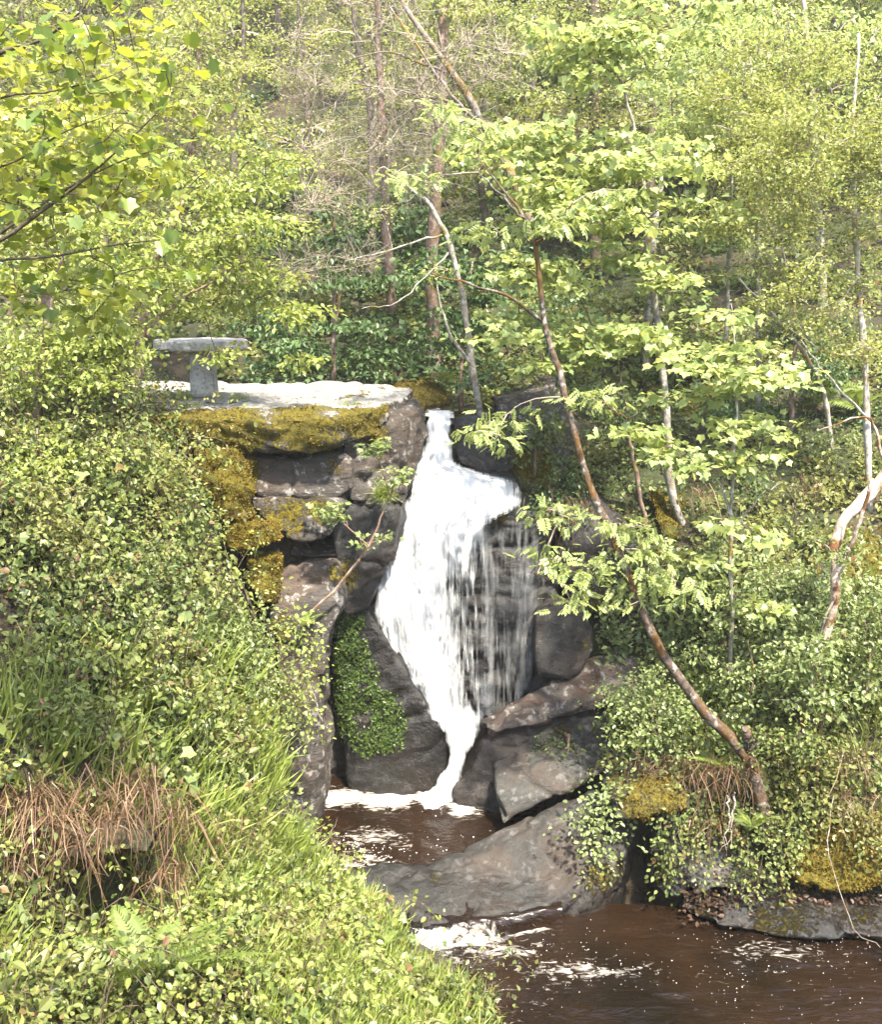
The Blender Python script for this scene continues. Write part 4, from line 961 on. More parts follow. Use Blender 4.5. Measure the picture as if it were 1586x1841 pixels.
tree("leaning_birch", "thick pale trunk leaning up to the left with orange lichen high above the fall",
     [(960, 420, 21, .09), (915, 300, 21, .085), (870, 225, 21, .08), (820, 140, 21, .07), (770, 70, 21.2, .055), (720, 0, 21.4, .04), (690, -60, 21.6, .03)],
     [(740, 90, 21, 110, 60, 20), (800, 160, 20.8, 110, 60, 16), (700, 200, 20.8, 120, 60, 18), (860, 80, 21, 110, 70, 20), (780, 260, 20.8, 80, 40, 8)],
     'small', G_OLIVE, B_LEAN, B_TWIG, 12, mul=0.25, extra=lambda cb, T, NA, r: bare_twigs(cb, T, NA, r, 8, 0.7),
     limbs=[[(880, 240, 21, .045), (820, 180, 20.9, .035), (760, 100, 20.9, .025), (700, 10, 21, .014)], [(830, 190, 20.9, .03), (760, 170, 20.8, .022), (640, 150, 20.7, .01)], [(800, 130, 21, .025), (700, 95, 20.8, .018), (620, 110, 20.7, .008)]], start=0.25)
tree("mossy_trunk_tree", "broad brown mossy trunk standing behind the pale spotted stem",
     [(780, 640, 23, .16), (778, 560, 23, .14), (775, 480, 23, .13), (782, 380, 23, .125), (790, 250, 23, .12), (795, 100, 23, .11), (798, -60, 23, .09)],
     [(840, 30, 23, 140, 70, 24), (900, 140, 23, 110, 80, 22), (740, -20, 23, 120, 50, 12)], 'lime', G_FAR, B_BROWN, B_TWIG, 13, size=1.2, mul=0.8, start=0.6, r0=0.03)
tree("dark_trunk_tree", "dark trunk at the top edge of the photo above the sycamores",
     [(1075, 420, 27, .16), (1072, 250, 27, .15), (1070, 80, 27, .14), (1068, -80, 27, .11)],
     [(980, 60, 26, 130, 80, 26), (1000, 180, 26, 110, 60, 20), (1130, -20, 26.5, 130, 60, 20)], 'far', G_FAR, B_TWIGD, B_TWIGD, 14, start=0.5, r0=0.035, size=0.8)
# --- left bank shrubs and trees
tree("hazel", "yellow-green hazel spreading over the table end of the ledge",
     [(190, 800, 14.7, .06), (205, 700, 14.7, .05), (225, 600, 14.8, .04), (280, 470, 15.0, .03), (330, 360, 15.2, .015)],
     [(280, 490, 15, 130, 80, 34), (410, 420, 15.4, 110, 80, 30), (430, 330, 15.6, 90, 50, 16), (430, 500, 15.4, 90, 60, 20), (190, 620, 14.4, 100, 45, 20), (385, 650, 15.2, 22, 30, 3), (500, 300, 15.8, 35, 35, 5), (540, 545, 15.2, 40, 20, 4), (555, 610, 15.2, 18, 40, 3), (200, 420, 15, 110, 80, 22), (340, 280, 15.6, 90, 60, 14)],
     'lime', G_LIME, B_BROWN, B_TWIGD, 20, cat="shrub", limbs=[[(210, 690, 14.7, .03), (300, 560, 14.9, .02), (440, 470, 15.3, .01)], [(208, 720, 14.7, .028), (180, 600, 14.6, .018), (120, 500, 14.6, .01)]], start=0.1, size=1.1, mul=0.85, boost=1.9)
tree("hazel", "dense pale hazel at the photo's left edge above the left bank",
     [(60, 790, 13.6, .05), (70, 680, 13.6, .04), (90, 560, 13.8, .03), (120, 420, 14.0, .015)],
     [(80, 560, 13.6, 120, 80, 26), (150, 650, 13.4, 140, 50, 22), (40, 660, 13.2, 80, 60, 14), (60, 420, 13.8, 110, 80, 22), (170, 520, 13.8, 80, 60, 14)],
     'lime', G_LIME, B_BROWN, B_TWIGD, 21, cat="shrub", start=0.1, size=1.0, mul=0.85, boost=1.6)
tree("goat_willow", "light olive willow rising behind the yellow-green hazel",
     [(235, 640, 20.5, .10), (270, 500, 20.6, .09), (330, 350, 20.8, .07), (350, 200, 21, .045), (360, 60, 21.2, .02)],
     [(330, 250, 20.6, 140, 90, 44), (250, 150, 20.8, 130, 90, 34), (420, 160, 20.8, 130, 90, 34), (360, 60, 21, 150, 70, 30), (200, 330, 20.6, 120, 80, 24), (450, 300, 20.5, 90, 60, 16)],
     'small', G_OLIVE, B_BROWN, B_TWIG, 22, size=1.6, mul=0.7, start=0.3, r0=0.028)
tree("maple", "leafy maple in the middle distance at the photo's left edge",
     [(90, 640, 18, .09), (80, 480, 18, .08), (90, 320, 18.2, .06), (110, 160, 18.4, .03)],
     [(80, 330, 18, 130, 100, 34), (60, 180, 18.2, 120, 90, 30), (180, 250, 18.2, 110, 90, 24), (200, 120, 18.4, 110, 80, 20), (60, 480, 17.8, 100, 60, 16)],
     'sycamore', G_SYCY, B_BROWN, B_TWIGD, 23, start=0.3, mul=0.9, size=0.95)
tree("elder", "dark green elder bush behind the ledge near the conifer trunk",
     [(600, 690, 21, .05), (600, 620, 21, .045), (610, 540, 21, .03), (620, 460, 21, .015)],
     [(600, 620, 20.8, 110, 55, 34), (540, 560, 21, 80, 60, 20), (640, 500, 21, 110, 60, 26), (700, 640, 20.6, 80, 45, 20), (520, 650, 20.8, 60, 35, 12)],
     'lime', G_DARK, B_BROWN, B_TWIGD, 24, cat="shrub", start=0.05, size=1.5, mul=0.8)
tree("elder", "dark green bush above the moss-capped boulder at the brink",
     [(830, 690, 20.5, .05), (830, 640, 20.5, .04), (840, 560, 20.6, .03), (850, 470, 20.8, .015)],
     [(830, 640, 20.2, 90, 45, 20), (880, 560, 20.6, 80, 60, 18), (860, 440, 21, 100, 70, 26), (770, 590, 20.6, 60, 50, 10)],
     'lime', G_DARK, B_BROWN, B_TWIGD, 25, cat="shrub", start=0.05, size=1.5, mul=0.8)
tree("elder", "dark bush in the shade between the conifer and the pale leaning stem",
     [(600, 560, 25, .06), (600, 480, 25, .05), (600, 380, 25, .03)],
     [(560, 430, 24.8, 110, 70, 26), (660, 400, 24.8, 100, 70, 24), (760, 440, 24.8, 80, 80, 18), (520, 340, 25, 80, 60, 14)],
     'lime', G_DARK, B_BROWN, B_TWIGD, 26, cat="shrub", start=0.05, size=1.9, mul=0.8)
# right-hand fill
tree("rowan", "dense green undergrowth tree on the right slope behind the sapling",
     [(1420, 800, 18.6, .05), (1425, 700, 18.6, .045), (1430, 600, 18.8, .03), (1430, 520, 19, .015)],
     [(1430, 640, 18.8, 110, 50, 16), (1500, 600, 18.8, 80, 60, 12), (1380, 720, 18.4, 90, 35, 10)], 'lime', G_DARK, B_BROWN, B_TWIGD, 27, cat="shrub", size=1.3)
tree("willow", "tall pale-leaved willow filling the top right corner of the photo",
     [(1480, 640, 23, .12), (1475, 450, 23, .11), (1465, 250, 23.2, .09), (1450, 50, 23.6, .06), (1440, -80, 24, .04)],
     [(1430, 60, 23, 160, 80, 50), (1300, 60, 23.2, 130, 80, 34), (1540, 80, 23, 120, 100, 34), (1500, 220, 22.8, 120, 80, 34), (1360, 190, 23, 110, 80, 28), (1250, 180, 23.4, 100, 80, 22), (1420, 320, 22.8, 100, 70, 20)],
     'lime', G_SYCP, B_GREY, B_TWIG, 28, size=1.35, mul=0.8, start=0.4, r0=0.03, boost=1.5, tier_r=0.5)
tree("alder", "shaded green alder behind the slim grey trunk",
     [(1160, 700, 21.5, .09), (1165, 560, 21.6, .08), (1180, 400, 21.8, .06), (1200, 240, 22, .03)],
     [(1180, 560, 21.4, 140, 60, 32), (1080, 520, 21.4, 110, 60, 24), (1240, 420, 21.6, 110, 80, 28), (1050, 640, 21.2, 110, 50, 20), (1260, 600, 21.2, 90, 60, 18), (950, 650, 20.8, 90, 50, 16)],
     'lime', G_BRAMG, B_GREY, B_TWIGD, 29, start=0.1, size=1.5, mul=0.75)

# --- wood on the far hillside: individual trees from a few crowns, each with its own place and turn
def far_proto(seed, leaf, bark, hgt, rx, style, nc, mul, size, conifer=False):
    rng = np.random.default_rng(seed)
    mb = MB(); z = np.linspace(-0.6, hgt, 12)
    pts = np.c_[0.25 * fbm(np.c_[z * .3, z * 0, z * 0 + seed], 2, seed), 0.25 * fbm(np.c_[z * .3, z * 0 + 7, z * 0 + seed], 2, seed), z]
    mb.tube(pts, np.linspace(0.16, 0.03, 12), 7)
    tr = mb.mesh("trunk", [bark], True)
    nc = nc // 6; a = rng.uniform(0, 2 * np.pi, nc); h = rng.uniform(0.15, 1.02, nc)
    r = rx * np.sqrt(rng.uniform(0.05, 1, nc)) * (np.sin(np.pi * np.clip(h * 0.85 + 0.12, 0, 1)) ** 0.7)
    T = tiers(np.c_[r * np.cos(a), r * np.sin(a), h * hgt], rng, 6, 0.75)
    cb = MB(); branch_out(cb, list(pts[3:]), T, rng, 0, 0.035, 3)
    leaf_cluster(cb, T, style, rng, 1, mul, size)
    return tr, cb.mesh("crown", [B_TWIG, leaf])

FARP = [far_proto(201, G_FAR, B_FAR, 7.5, 2.6, 'far', 190, 1.0, 0.95), far_proto(202, G_OLIVE, B_FAR, 6.5, 2.5, 'far', 160, 0.75, 0.85),
        far_proto(203, G_LIME, B_FAR, 6.0, 2.3, 'farmaple', 150, 1.0, 0.85), far_proto(204, G_BRAMG, B_FAR, 7.0, 2.5, 'farmaple', 170, 1.0, 0.9),
        far_proto(205, G_OLIVE, B_FAR, 8.0, 2.6, 'far', 190, 0.45, 0.8)]
FARW = ["yellowish-green", "thin olive", "bright lime", "mid-green", "sparse twiggy"]
far_spots = [  # photo x, metres out, kind, scale
    (-60, 27, 0, 1.0), (90, 30, 3, .9), (210, 27, 1, 1.0), (330, 31, 0, 1.1), (450, 28, 4, 1.0), (560, 31, 1, 1.1), (660, 28, 4, 1.1), (770, 32, 4, 1.1), (870, 28, 3, .9), (960, 31, 1, 1.1), (1060, 30, 3, 1.0), (1160, 28, 0, 1.0), (1260, 31, 2, 1.0), (1360, 28, 3, 1.0), (1460, 31, 0, 1.1), (1560, 27, 2, 1.0), (1660, 29, 0, 1.0),
    (0, 38, 1, 1.2), (140, 41, 0, 1.2), (280, 37, 4, 1.2), (400, 42, 1, 1.3), (520, 38, 0, 1.2), (640, 42, 4, 1.3), (740, 38, 1, 1.2), (850, 42, 0, 1.3), (960, 38, 1, 1.2), (1080, 43, 3, 1.3), (1200, 38, 0, 1.2), (1320, 42, 2, 1.3), (1440, 38, 0, 1.2), (1570, 41, 3, 1.2),
    (60, 50, 0, 1.4), (260, 52, 1, 1.4), (460, 50, 0, 1.4), (660, 53, 1, 1.4), (860, 50, 0, 1.4), (1060, 53, 1, 1.4), (1260, 50, 3, 1.4), (1480, 52, 0, 1.4)]
ORD = "first second third fourth fifth sixth seventh eighth ninth tenth eleventh twelfth thirteenth fourteenth fifteenth sixteenth seventeenth".split()
rowof = lambda d: "nearest" if d < 34 else ("middle" if d < 45 else "uppermost")
rank = {}
for k, (px, d, kd, sc) in enumerate(far_spots):
    x = (px - CX) / F * d * 1.0; y = d; z = ground_z(x, y)[0]
    rw = rowof(d); q = rank.get(rw, 0); rank[rw] = q + 1
    e = thing("hillside_tree", "%s tree, %s from the left in the %s row on the far hillside" % (FARW[kd], ORD[q], rw), "tree", (x, y, z), "trees on the far hillside")
    e.rotation_euler = (0, 0, 1.7 * k); e.scale = (sc, sc, sc * (1 + 0.1 * math.sin(k)))
    tr, cr = FARP[kd]
    link("trunk", tr, e); link("crown", cr, e)

# ------------------------------------------------------------------ stone table on the ledge
tb = P(365, 706, 17.0)
tab = thing("stone_table", "weathered round stone table on a slab pedestal standing on the ledge", "table", tb)
def add_table():
    sc = 17.0 / (F * CP)
    bm = bmesh.new()
    r = 0.735; n = 40
    prof = [(0.0, 0.69), (0.9, 0.69), (0.985, 0.70), (1.0, 0.72), (1.0, 0.815), (0.985, 0.835), (0.9, 0.842), (0.0, 0.846)]
    V = []; rng = np.random.default_rng(5)
    wob = 1 + 0.02 * np.sin(np.arange(n) * 0.9) + 0.018 * rng.normal(0, 1, n)
    for pr, z in prof[1:-1]:
        for k in range(n):
            a = 2 * np.pi * k / n
            V.append((r * pr * wob[k] * math.cos(a), r * pr * wob[k] * math.sin(a) * 0.85, z + 0.006 * rng.normal()))
    V += [(0, 0, 0.69), (0, 0, 0.846)]
    T = []
    m = len(prof) - 2
    for j in range(m - 1):
        for k in range(n):
            k2 = (k + 1) % n
            T += [(j * n + k, j * n + k2, (j + 1) * n + k2), (j * n + k, (j + 1) * n + k2, (j + 1) * n + k)]
    b, t = m * n, m * n + 1
    for k in range(n):
        k2 = (k + 1) % n
        T += [(b, k2, k), (t, (m - 1) * n + k, (m - 1) * n + k2)]
    me = mesh_from("table_top", np.array(V), np.array(T), [M_CONC], attrs={"moss": np.zeros(len(V)), "wet": np.zeros(len(V))})
    link("table_top", me, tab)
    # pedestal: a slightly tapered, leaning upright slab with chipped edges
    bm = bmesh.new(); bmesh.ops.create_cube(bm, size=1)
    bmesh.ops.bevel(bm, geom=list(bm.edges), offset=0.05, segments=2, affect='EDGES')
    bmesh.ops.subdivide_edges(bm, edges=list(bm.edges), cuts=2, use_grid_fill=True)
    for v in bm.verts:
        h = v.co.z + 0.5; w = 0.34 + 0.06 * (1 - h)
        v.co = Vector((v.co.x * w + 0.03 * (1 - h), v.co.y * 0.28, h * 0.76 - 0.05)) + Vector(RNG.normal(0, 0.004, 3))
    me = bpy.data.meshes.new("pedestal"); bm.to_mesh(me); bm.free(); me.materials.append(M_CONC)
    link("pedestal", me, tab)
add_table()

# ------------------------------------------------------------------ overhanging branches close to the camera
def near_branches():
    root = P(-420, 760, 7.4); root[2] = ground_z(root[0], root[1])[0] - 0.1
    e = thing("overhanging_sycamore", "sycamore leaning in at the top left with large backlit leaves close to the viewer", "tree", root)
    rng = np.random.default_rng(31)
    limbs = [[(-420, 560, 7.4, .045), (-60, 460, 7.3, .028), (80, 375, 7.2, .02), (160, 315, 7.1, .014), (270, 215, 7.0, .007), (305, 165, 7.0, .003)],
             [(-420, 420, 7.4, .04), (-60, 130, 7.0, .026), (60, 78, 6.9, .018), (140, 25, 6.8, .009), (180, -40, 6.8, .004)],
             [(-420, 600, 7.4, .035), (-60, 480, 7.6, .018), (90, 462, 7.6, .013), (210, 440, 7.6, .009), (325, 428, 7.6, .003)],
             [(-300, 400, 7.3, .03), (-40, 195, 7.4, .015), (90, 165, 7.4, .01), (190, 140, 7.3, .006), (250, 110, 7.3, .003)],
             [(-60, 460, 7.3, .02), (110, 345, 7.4, .013), (230, 285, 7.4, .008), (340, 255, 7.4, .003)],
             [(-200, 330, 7.3, .02), (0, 300, 7.2, .012), (110, 240, 7.2, .008), (200, 205, 7.2, .003)]]
    mb = MB(); tp, trr = smooth_line([root, P(-430, 900, 7.4), P(-420, 560, 7.4), P(-400, 300, 7.4), P(-380, -100, 7.4)], [.16, .13, .11, .09, .05], 16)
    mb.tube(tp - root, trr, 9); link("trunk", mb.mesh("trunk", [B_BROWN], True), e)
    nodes = []
    for lb in limbs:
        lp, lr = smooth_line([P(*c[:3]) for c in lb], [c[3] for c in lb], 18)
        mb = MB(); mb.tube(lp - root, lr * .6, 6); link("limb", mb.mesh("limb", [B_TWIGD], True), e)
        nodes += list(lp[4:])
    T = targets([(60, 60, 6.9, 160, 80, 16), (170, 20, 6.8, 90, 50, 10), (70, 230, 7.2, 150, 80, 16), (210, 190, 7.1, 100, 60, 10), (90, 360, 7.2, 150, 70, 16), (270, 240, 7.1, 70, 60, 6), (160, 450, 7.5, 180, 60, 14), (30, 500, 7.5, 100, 60, 8), (310, 110, 7.2, 40, 30, 2), (330, 300, 7.3, 40, 40, 2)], rng)
    mb = MB(); NA = branch_out(mb, nodes, T, rng, 0, 0.006, 4, 0.05)
    for k in range(len(mb.V)): mb.V[k] = mb.V[k] - root
    link("twigs", mb.mesh("twigs", [B_TWIGD]), e)["kind"] = "stuff"
    tm = [mesh_from("leaf", MAPLE[0], MAPLE[1], [m]) for m in (G_NEAR1, G_NEAR2, G_NEAR3)]
    cnt = 0
    for t in T:
        for _ in range(3):
            if cnt >= 296: break
            off = rng.normal(0, 1, 3) * np.array([.16, .16, .08])
            out = norm(off * np.array([1, 1, .2]) + rng.normal(0, .3, 3))
            ax = norm(out + np.array([0, 0, -0.55 + 0.3 * rng.normal()])); nr = norm(np.array([0, 0, 1.0]) + .5 * out + rng.normal(0, .3, 3))
            sd = norm(np.cross(ax, nr)); nn = np.cross(sd, ax); s = rng.uniform(.06, .115)
            o = link("leaf", tm[rng.integers(0, 3)], e)
            Mx = Matrix.Identity(4)
            for r_ in range(3):
                Mx[r_][0] = sd[r_] * s; Mx[r_][1] = ax[r_] * s; Mx[r_][2] = nn[r_] * s; Mx[r_][3] = (t + off - root)[r_]
            o.matrix_local = Mx; cnt += 1
    mb = MB(); T2 = targets([(60, 60, 7.6, 190, 90, 34), (110, 250, 7.8, 190, 90, 40), (120, 400, 8.0, 200, 80, 40), (230, 150, 7.8, 90, 60, 10), (180, 520, 8.0, 190, 60, 20)], rng)
    branch_out(mb, list(NA), T2, rng, 0, .006, 4, .05); leaf_cluster(mb, T2, 'sycamore', rng, 1, .5, .66, .8)
    for k in range(len(mb.V)): mb.V[k] = mb.V[k] - root
    link("crown", mb.mesh("crown", [B_TWIGD, G_SYCY]), e)["kind"] = "stuff"
G_NEAR1 = leaf_mat("near_leaf_lime", [(0.26, 0.29, 0.05), (0.26, 0.29, 0.05)], 0.55, 0.4)
G_NEAR2 = leaf_mat("near_leaf_green", [(0.15, 0.20, 0.045), (0.15, 0.20, 0.045)], 0.5, 0.5)
G_NEAR3 = leaf_mat("near_leaf_mid", [(0.21, 0.25, 0.045), (0.21, 0.25, 0.045)], 0.5, 0.4)
near_branches()

# ------------------------------------------------------------------ ground cover
def scatter_pts(poly, n, box, rng):
    out = []; tot = 0
    while tot < n:
        x = rng.uniform(box[0], box[1], n * 2); y = rng.uniform(box[2], box[3], n * 2)
        z = ground_z(x, y); p = np.c_[x, y, z]; px, py = proj(p)
        k = in_poly(px, py, poly) & (z > 0.12)
        out.append(p[k]); tot += k.sum()
        if k.sum() == 0: break
    return np.concatenate(out)[:n]

def gnormal(p):
    e = 0.05
    gx = (ground_z(p[:, 0] + e, p[:, 1], False) - ground_z(p[:, 0] - e, p[:, 1], False)) / (2 * e)
    gy = (ground_z(p[:, 0], p[:, 1] + e, False) - ground_z(p[:, 0], p[:, 1] - e, False)) / (2 * e)
    return norm(np.c_[-gx, -gy, np.ones(len(p))])

OPEN = [[(1130, 690), (1310, 680), (1320, 800), (1250, 850), (1130, 830)], [(1150, 870), (1320, 860), (1330, 1000), (1180, 1030)], [(1380, 690), (1600, 690), (1600, 810), (1400, 800)], [(1400, 930), (1600, 920), (1600, 1090), (1430, 1080)], [(950, 700), (1090, 690), (1080, 800), (960, 800)]]
def cover(name, label, poly, box, n, style, leaf, hmax, per, seed, size=1.0, nscale=0.9, thr=-0.25, stems=True, canes=0):
    """a mass of low leafy plants in mounds, following the ground"""
    rng = np.random.default_rng(seed)
    p = scatter_pts(poly, n, box, rng)
    nz = fbm(p * np.array([1, 1, 0]) * nscale + seed, 3, seed)
    n2 = fbm(p * np.array([1, 1, 0]) * nscale * 3.1 + seed * 2.0, 2, seed + 5)
    sx, sy = proj(p)
    keep = rng.uniform(size=len(p)) < 0.22
    opn = np.zeros(len(p), bool)
    for pg in OPEN: opn |= in_poly(sx + 25 * fbm(p * 2, 2, 5), sy + 25 * fbm(p * 2, 2, 6), pg)
    kp = (keep | ~opn) & (nz > thr) & (n2 > -0.32) & ((rng.uniform(size=len(p)) < 0.16) | ~in_poly(sx, sy, [(-60, 1430), (180, 1440), (330, 1470), (400, 1560), (330, 1640), (250, 1690), (130, 1690), (-60, 1620)]))
    p = p[kp]; nz = nz[kp]; n2 = n2[kp]
    N_ = gnormal(p); up = norm(N_ * 0.7 + np.array([0, 0, 1.0]))
    h = hmax * np.clip(0.35 + 0.8 * nz + 0.9 * n2, 0.08, 1.1) * rng.uniform(0.3, 1.0, len(p))
    h = np.where(rng.uniform(size=len(p)) < 0.05, h * 1.6 + 0.08, h)
    tops = p + up * h[:, None] + rng.normal(0, 0.05, (len(p), 3))
    mb = MB()
    tm, L, sp, flat, droop, _ = STYLE[style]
    ps = np.repeat(np.exp(rng.normal(0, .38, len(p))), per)
    k = len(p) * per; c = np.repeat(tops, per, 0); hh = np.repeat(h, per); uu = np.repeat(up, per, 0)
    off = rng.normal(0, 1, (k, 3)) * (0.085 * np.sqrt(ps))[:, None] - uu * (rng.uniform(0, 0.7, k) * hh)[:, None]
    out = norm(off + 0.6 * np.repeat(N_, per, 0) + rng.normal(0, .5, (k, 3)))
    ax = norm(np.cross(out, rng.normal(0, 1, (k, 3))) + 0.3 * out + np.array([0, 0, -0.3]))
    nr = norm(out * .6 + np.array([0, -0.15, 0.8]) + rng.normal(0, .4, (k, 3)))
    mb.leaves(tm, c + off, ax, nr, L * size * np.clip(ps, .45, 1.7) * rng.uniform(.6, 1.2, k), 0)
    if canes:      # arching canes standing out of the mass
        for j in rng.choice(len(p), min(len(p), canes), replace=False):
            l = rng.uniform(.4, 1.35); a = rng.uniform(0, 2 * np.pi); hd = np.array([math.cos(a), math.sin(a) * .6 - .3, 0])
            q, r = smooth_line([p[j], p[j] + up[j] * (h[j] + .35 * l) + hd * .15 * l, p[j] + up[j] * (h[j] + .45 * l) + hd * .5 * l, p[j] + up[j] * (h[j] + .15 * l) + hd * .95 * l], [.006, .003], 9)
            mb.tube(q, r, 3, 1, cap=False)
            T = np.repeat(q[3:], 5, 0); m = len(T); of = rng.normal(0, .05, (m, 3))
            mb.leaves(tm, T + of, norm(of + np.array([0, 0, -.03])), norm(np.array([0, -.2, 1.0]) + rng.normal(0, .35, (m, 3))), L * size * rng.uniform(.6, 1.25, m), 0)
    if stems:
        for j in rng.choice(len(p), min(len(p), 260), replace=False):
            mb.tube(np.array([p[j], p[j] + up[j] * h[j] * .6 + rng.normal(0, .05, 3), tops[j] + rng.normal(0, .08, 3)]), [.006, .005, .003], 3, 1, cap=False)
    return tag(link(name, mb.mesh(name, [leaf, B_TWIGD])), label, kind="stuff")

LB = [(-150, 640), (240, 690), (330, 790), (345, 930), (385, 1010), (430, 1120), (440, 1300), (435, 1450), (515, 1570), (680, 1690), (760, 1770), (905, 1841), (930, 1950), (-150, 1950)]
LBBOX = (-9, 2.2, 4.5, 18)
cover("bramble_cover", "mixed brambles and nettles covering the left bank", LB, LBBOX, 8000, 'bramble', G_BRAM, 0.6, 9, 101, 0.95, 0.9, -0.6, True, 150)
cover("bramble_cover", "paler leafy brambles mounded over the left bank", LB, LBBOX, 5200, 'bramble', G_BRAMG, 0.75, 10, 102, 1.05, 0.7, -0.1, True, 190)
cover("leafy_cover", "yellow-green seedlings among the brambles of the left bank", LB, LBBOX, 1300, 'bramble', G_LIME, 0.8, 9, 103, 1.0, 0.8, 0.0, True, 150)
cover("dock_cover", "scattered broad-leaved plants among the left bank brambles", LB, LBBOX, 420, 'sycamore', G_SYC, 0.8, 6, 111, 0.85, 0.9, -0.1, True, 0)
RB = [(1010, 900), (1000, 700), (1200, 640), (1620, 600), (1750, 1000), (1750, 1500), (1600, 1570), (1420, 1530), (1240, 1530), (1150, 1440), (1090, 1400), (1090, 1310), (1180, 1190), (1190, 1120), (1090, 960)]
RBBOX = (1.2, 12, 12, 22)
cover("bramble_cover", "brambles and ivy covering the right bank", RB, RBBOX, 4600, 'bramble', G_BRAMG, 0.5, 11, 104, 1.1, 0.9, -0.4, True, 90)
cover("ivy_cover", "darker ivy leaves creeping over the right bank", RB, RBBOX, 2200, 'bramble', G_DARK, 0.25, 10, 105, 1.1, 0.8, 0.0)
cover("leafy_cover", "bright young leaves among the right bank brambles", [(1080, 1000), (1620, 1000), (1620, 1420), (1180, 1420), (1100, 1320)], RBBOX, 2400, 'bramble', G_SYC, 0.6, 10, 106, 1.15, 0.8, -0.1, True, 110)
BK = [(-100, 700), (-100, 380), (700, 520), (1000, 560), (1700, 420), (1700, 720), (900, 740), (640, 690), (500, 690)]
cover("woodland_floor", "low green plants on the woodland floor behind the ledge", BK, (-14, 14, 19, 34), 6000, 'farmaple', G_BRAMG, 0.5, 7, 107, 0.75, 0.5, -0.2, False)
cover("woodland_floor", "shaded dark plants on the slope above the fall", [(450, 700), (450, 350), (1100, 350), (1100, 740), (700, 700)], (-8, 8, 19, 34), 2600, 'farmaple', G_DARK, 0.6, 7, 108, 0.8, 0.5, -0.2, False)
FARPOLY = [(-200, 520), (-200, -300), (1800, -300), (1800, 520)]
cover("hillside_scrub", "olive scrub clothing the far hillside", FARPOLY, (-34, 34, 25, 62), 3000, 'far', G_FAR, 1.6, 12, 109, 1.3, 0.45, 0.05, False)
cover("hillside_scrub", "green scrub patches on the far hillside", FARPOLY, (-34, 34, 25, 62), 2600, 'farmaple', G_DARK, 1.4, 12, 110, 1.2, 0.4, 0.0, False)

def grass(name, label, poly, box, n, leaf, L, seed, lean=0.5, z=None, kind="stuff"):
    rng = np.random.default_rng(seed)
    p = scatter_pts(poly, n, box, rng)
    if z is not None: p[:, 2] = z
    p = np.repeat(p, 5, 0) + np.c_[rng.normal(0, .03, (len(p) * 5, 2)), np.zeros(len(p) * 5)]
    N_ = gnormal(p)
    ax = norm(np.array([0, 0, 1.0]) + lean * (N_ * np.array([1, 1, 0])) * 1.4 + rng.normal(0, .32, (len(p), 3)))
    mb = MB(); mb.leaves(BLADE, p, ax, norm(rng.normal(0, 1, (len(p), 3)) + np.array([0, -.6, 0])), L * rng.uniform(.5, 1.25, len(p)) * np.array(1.0))
    return tag(link(name, mb.mesh(name, [leaf])), label, kind=kind)
grass("grass", "long bright grass along the water edge of the left bank", [(430, 1500), (520, 1500), (620, 1620), (700, 1680), (770, 1770), (930, 1850), (930, 1950), (480, 1950), (420, 1650)], LBBOX, 1500, G_GRASS, 0.42, 120)
grass("grass", "scattered long grass over the left bank", [(0, 1180), (480, 1180), (490, 1450), (430, 1700), (0, 1841), (-50, 1841)], LBBOX, 520, G_GRASS, 0.6, 121)
grass("grass", "grass among the right bank brambles", [(1100, 1300), (1620, 1000), (1620, 1500), (1150, 1430)], RBBOX, 800, G_GRASS, 0.36, 122)
for k, (x, y, d, n, lab) in enumerate([(340, 735, 15.6, 26, "short grass tuft on the front of the ledge"), (330, 700, 16.8, 34, "grass growing beside the foot of the stone table"), (430, 702, 16.6, 30, "grass tuft just past the stone table's pedestal"), (625, 722, 15.7, 14, "small grass tuft near the ledge's mossy corner"), (690, 888, 15.2, 60, "fine grass tuft hanging from the rock beside the fall")]):
    rng = np.random.default_rng(140 + k); c = P(x, y, d)
    if k < 4: c[2] = 6.42
    m = n * 5; p = np.c_[rng.normal(0, .10 if k < 4 else .04, m), rng.normal(0, .08 if k < 4 else .03, m), np.zeros(m)]
    ax = norm(np.array([0, 0, 1.0 if k < 4 else 0.25]) + rng.normal(0, .5, (m, 3)) + (0 if k < 4 else np.array([0, -.7, 0])))
    mb = MB(); mb.leaves(BLADE, p, ax, norm(rng.normal(0, 1, (m, 3))), (.16 if k < 4 else .26) * rng.uniform(.5, 1.2, m))
    tag(link("grass_tuft", mb.mesh("grass_tuft", [G_GRASS]), None, tuple(c)), lab, "grass tuft", "grass tufts on the rock")

# ------------------------------------------------------------------ ferns, dead sedge
def fern_frond(n=20):
    V = []; T = []
    for i in range(n):
        f = (i + 1) / n; y = f; z = 0.42 * f - 0.62 * f * f
        L = 0.21 * math.sin(math.pi * (0.10 + 0.88 * f)) ** 0.8 + 0.01; w = 0.017
        for s in (-1, 1):
            k = len(V)
            V += [(0, y - w, z), (s * L * .5, y + .03 + w * .3, z - .01), (s * L, y + .09, z - .05), (s * L * .5, y + .09 + w * .2, z - .01), (0, y + w * .6, z)]
            T += [(k, k + 1, k + 4), (k + 1, k + 3, k + 4), (k + 1, k + 2, k + 3)]
    V += [(-.008, 0, 0), (.008, 0, 0), (.004, 1, -.2), (-.004, 1, -.2)]; k = len(V) - 4
    mid = len(V); V += [(-.007, .5, .055), (.007, .5, .055)]
    T += [(k, k + 1, mid + 1), (k, mid + 1, mid), (mid, mid + 1, k + 2), (mid, k + 2, k + 3)]
    return np.array(V, float), np.array(T)
FR = mesh_from("frond", *fern_frond(), [G_FERN])
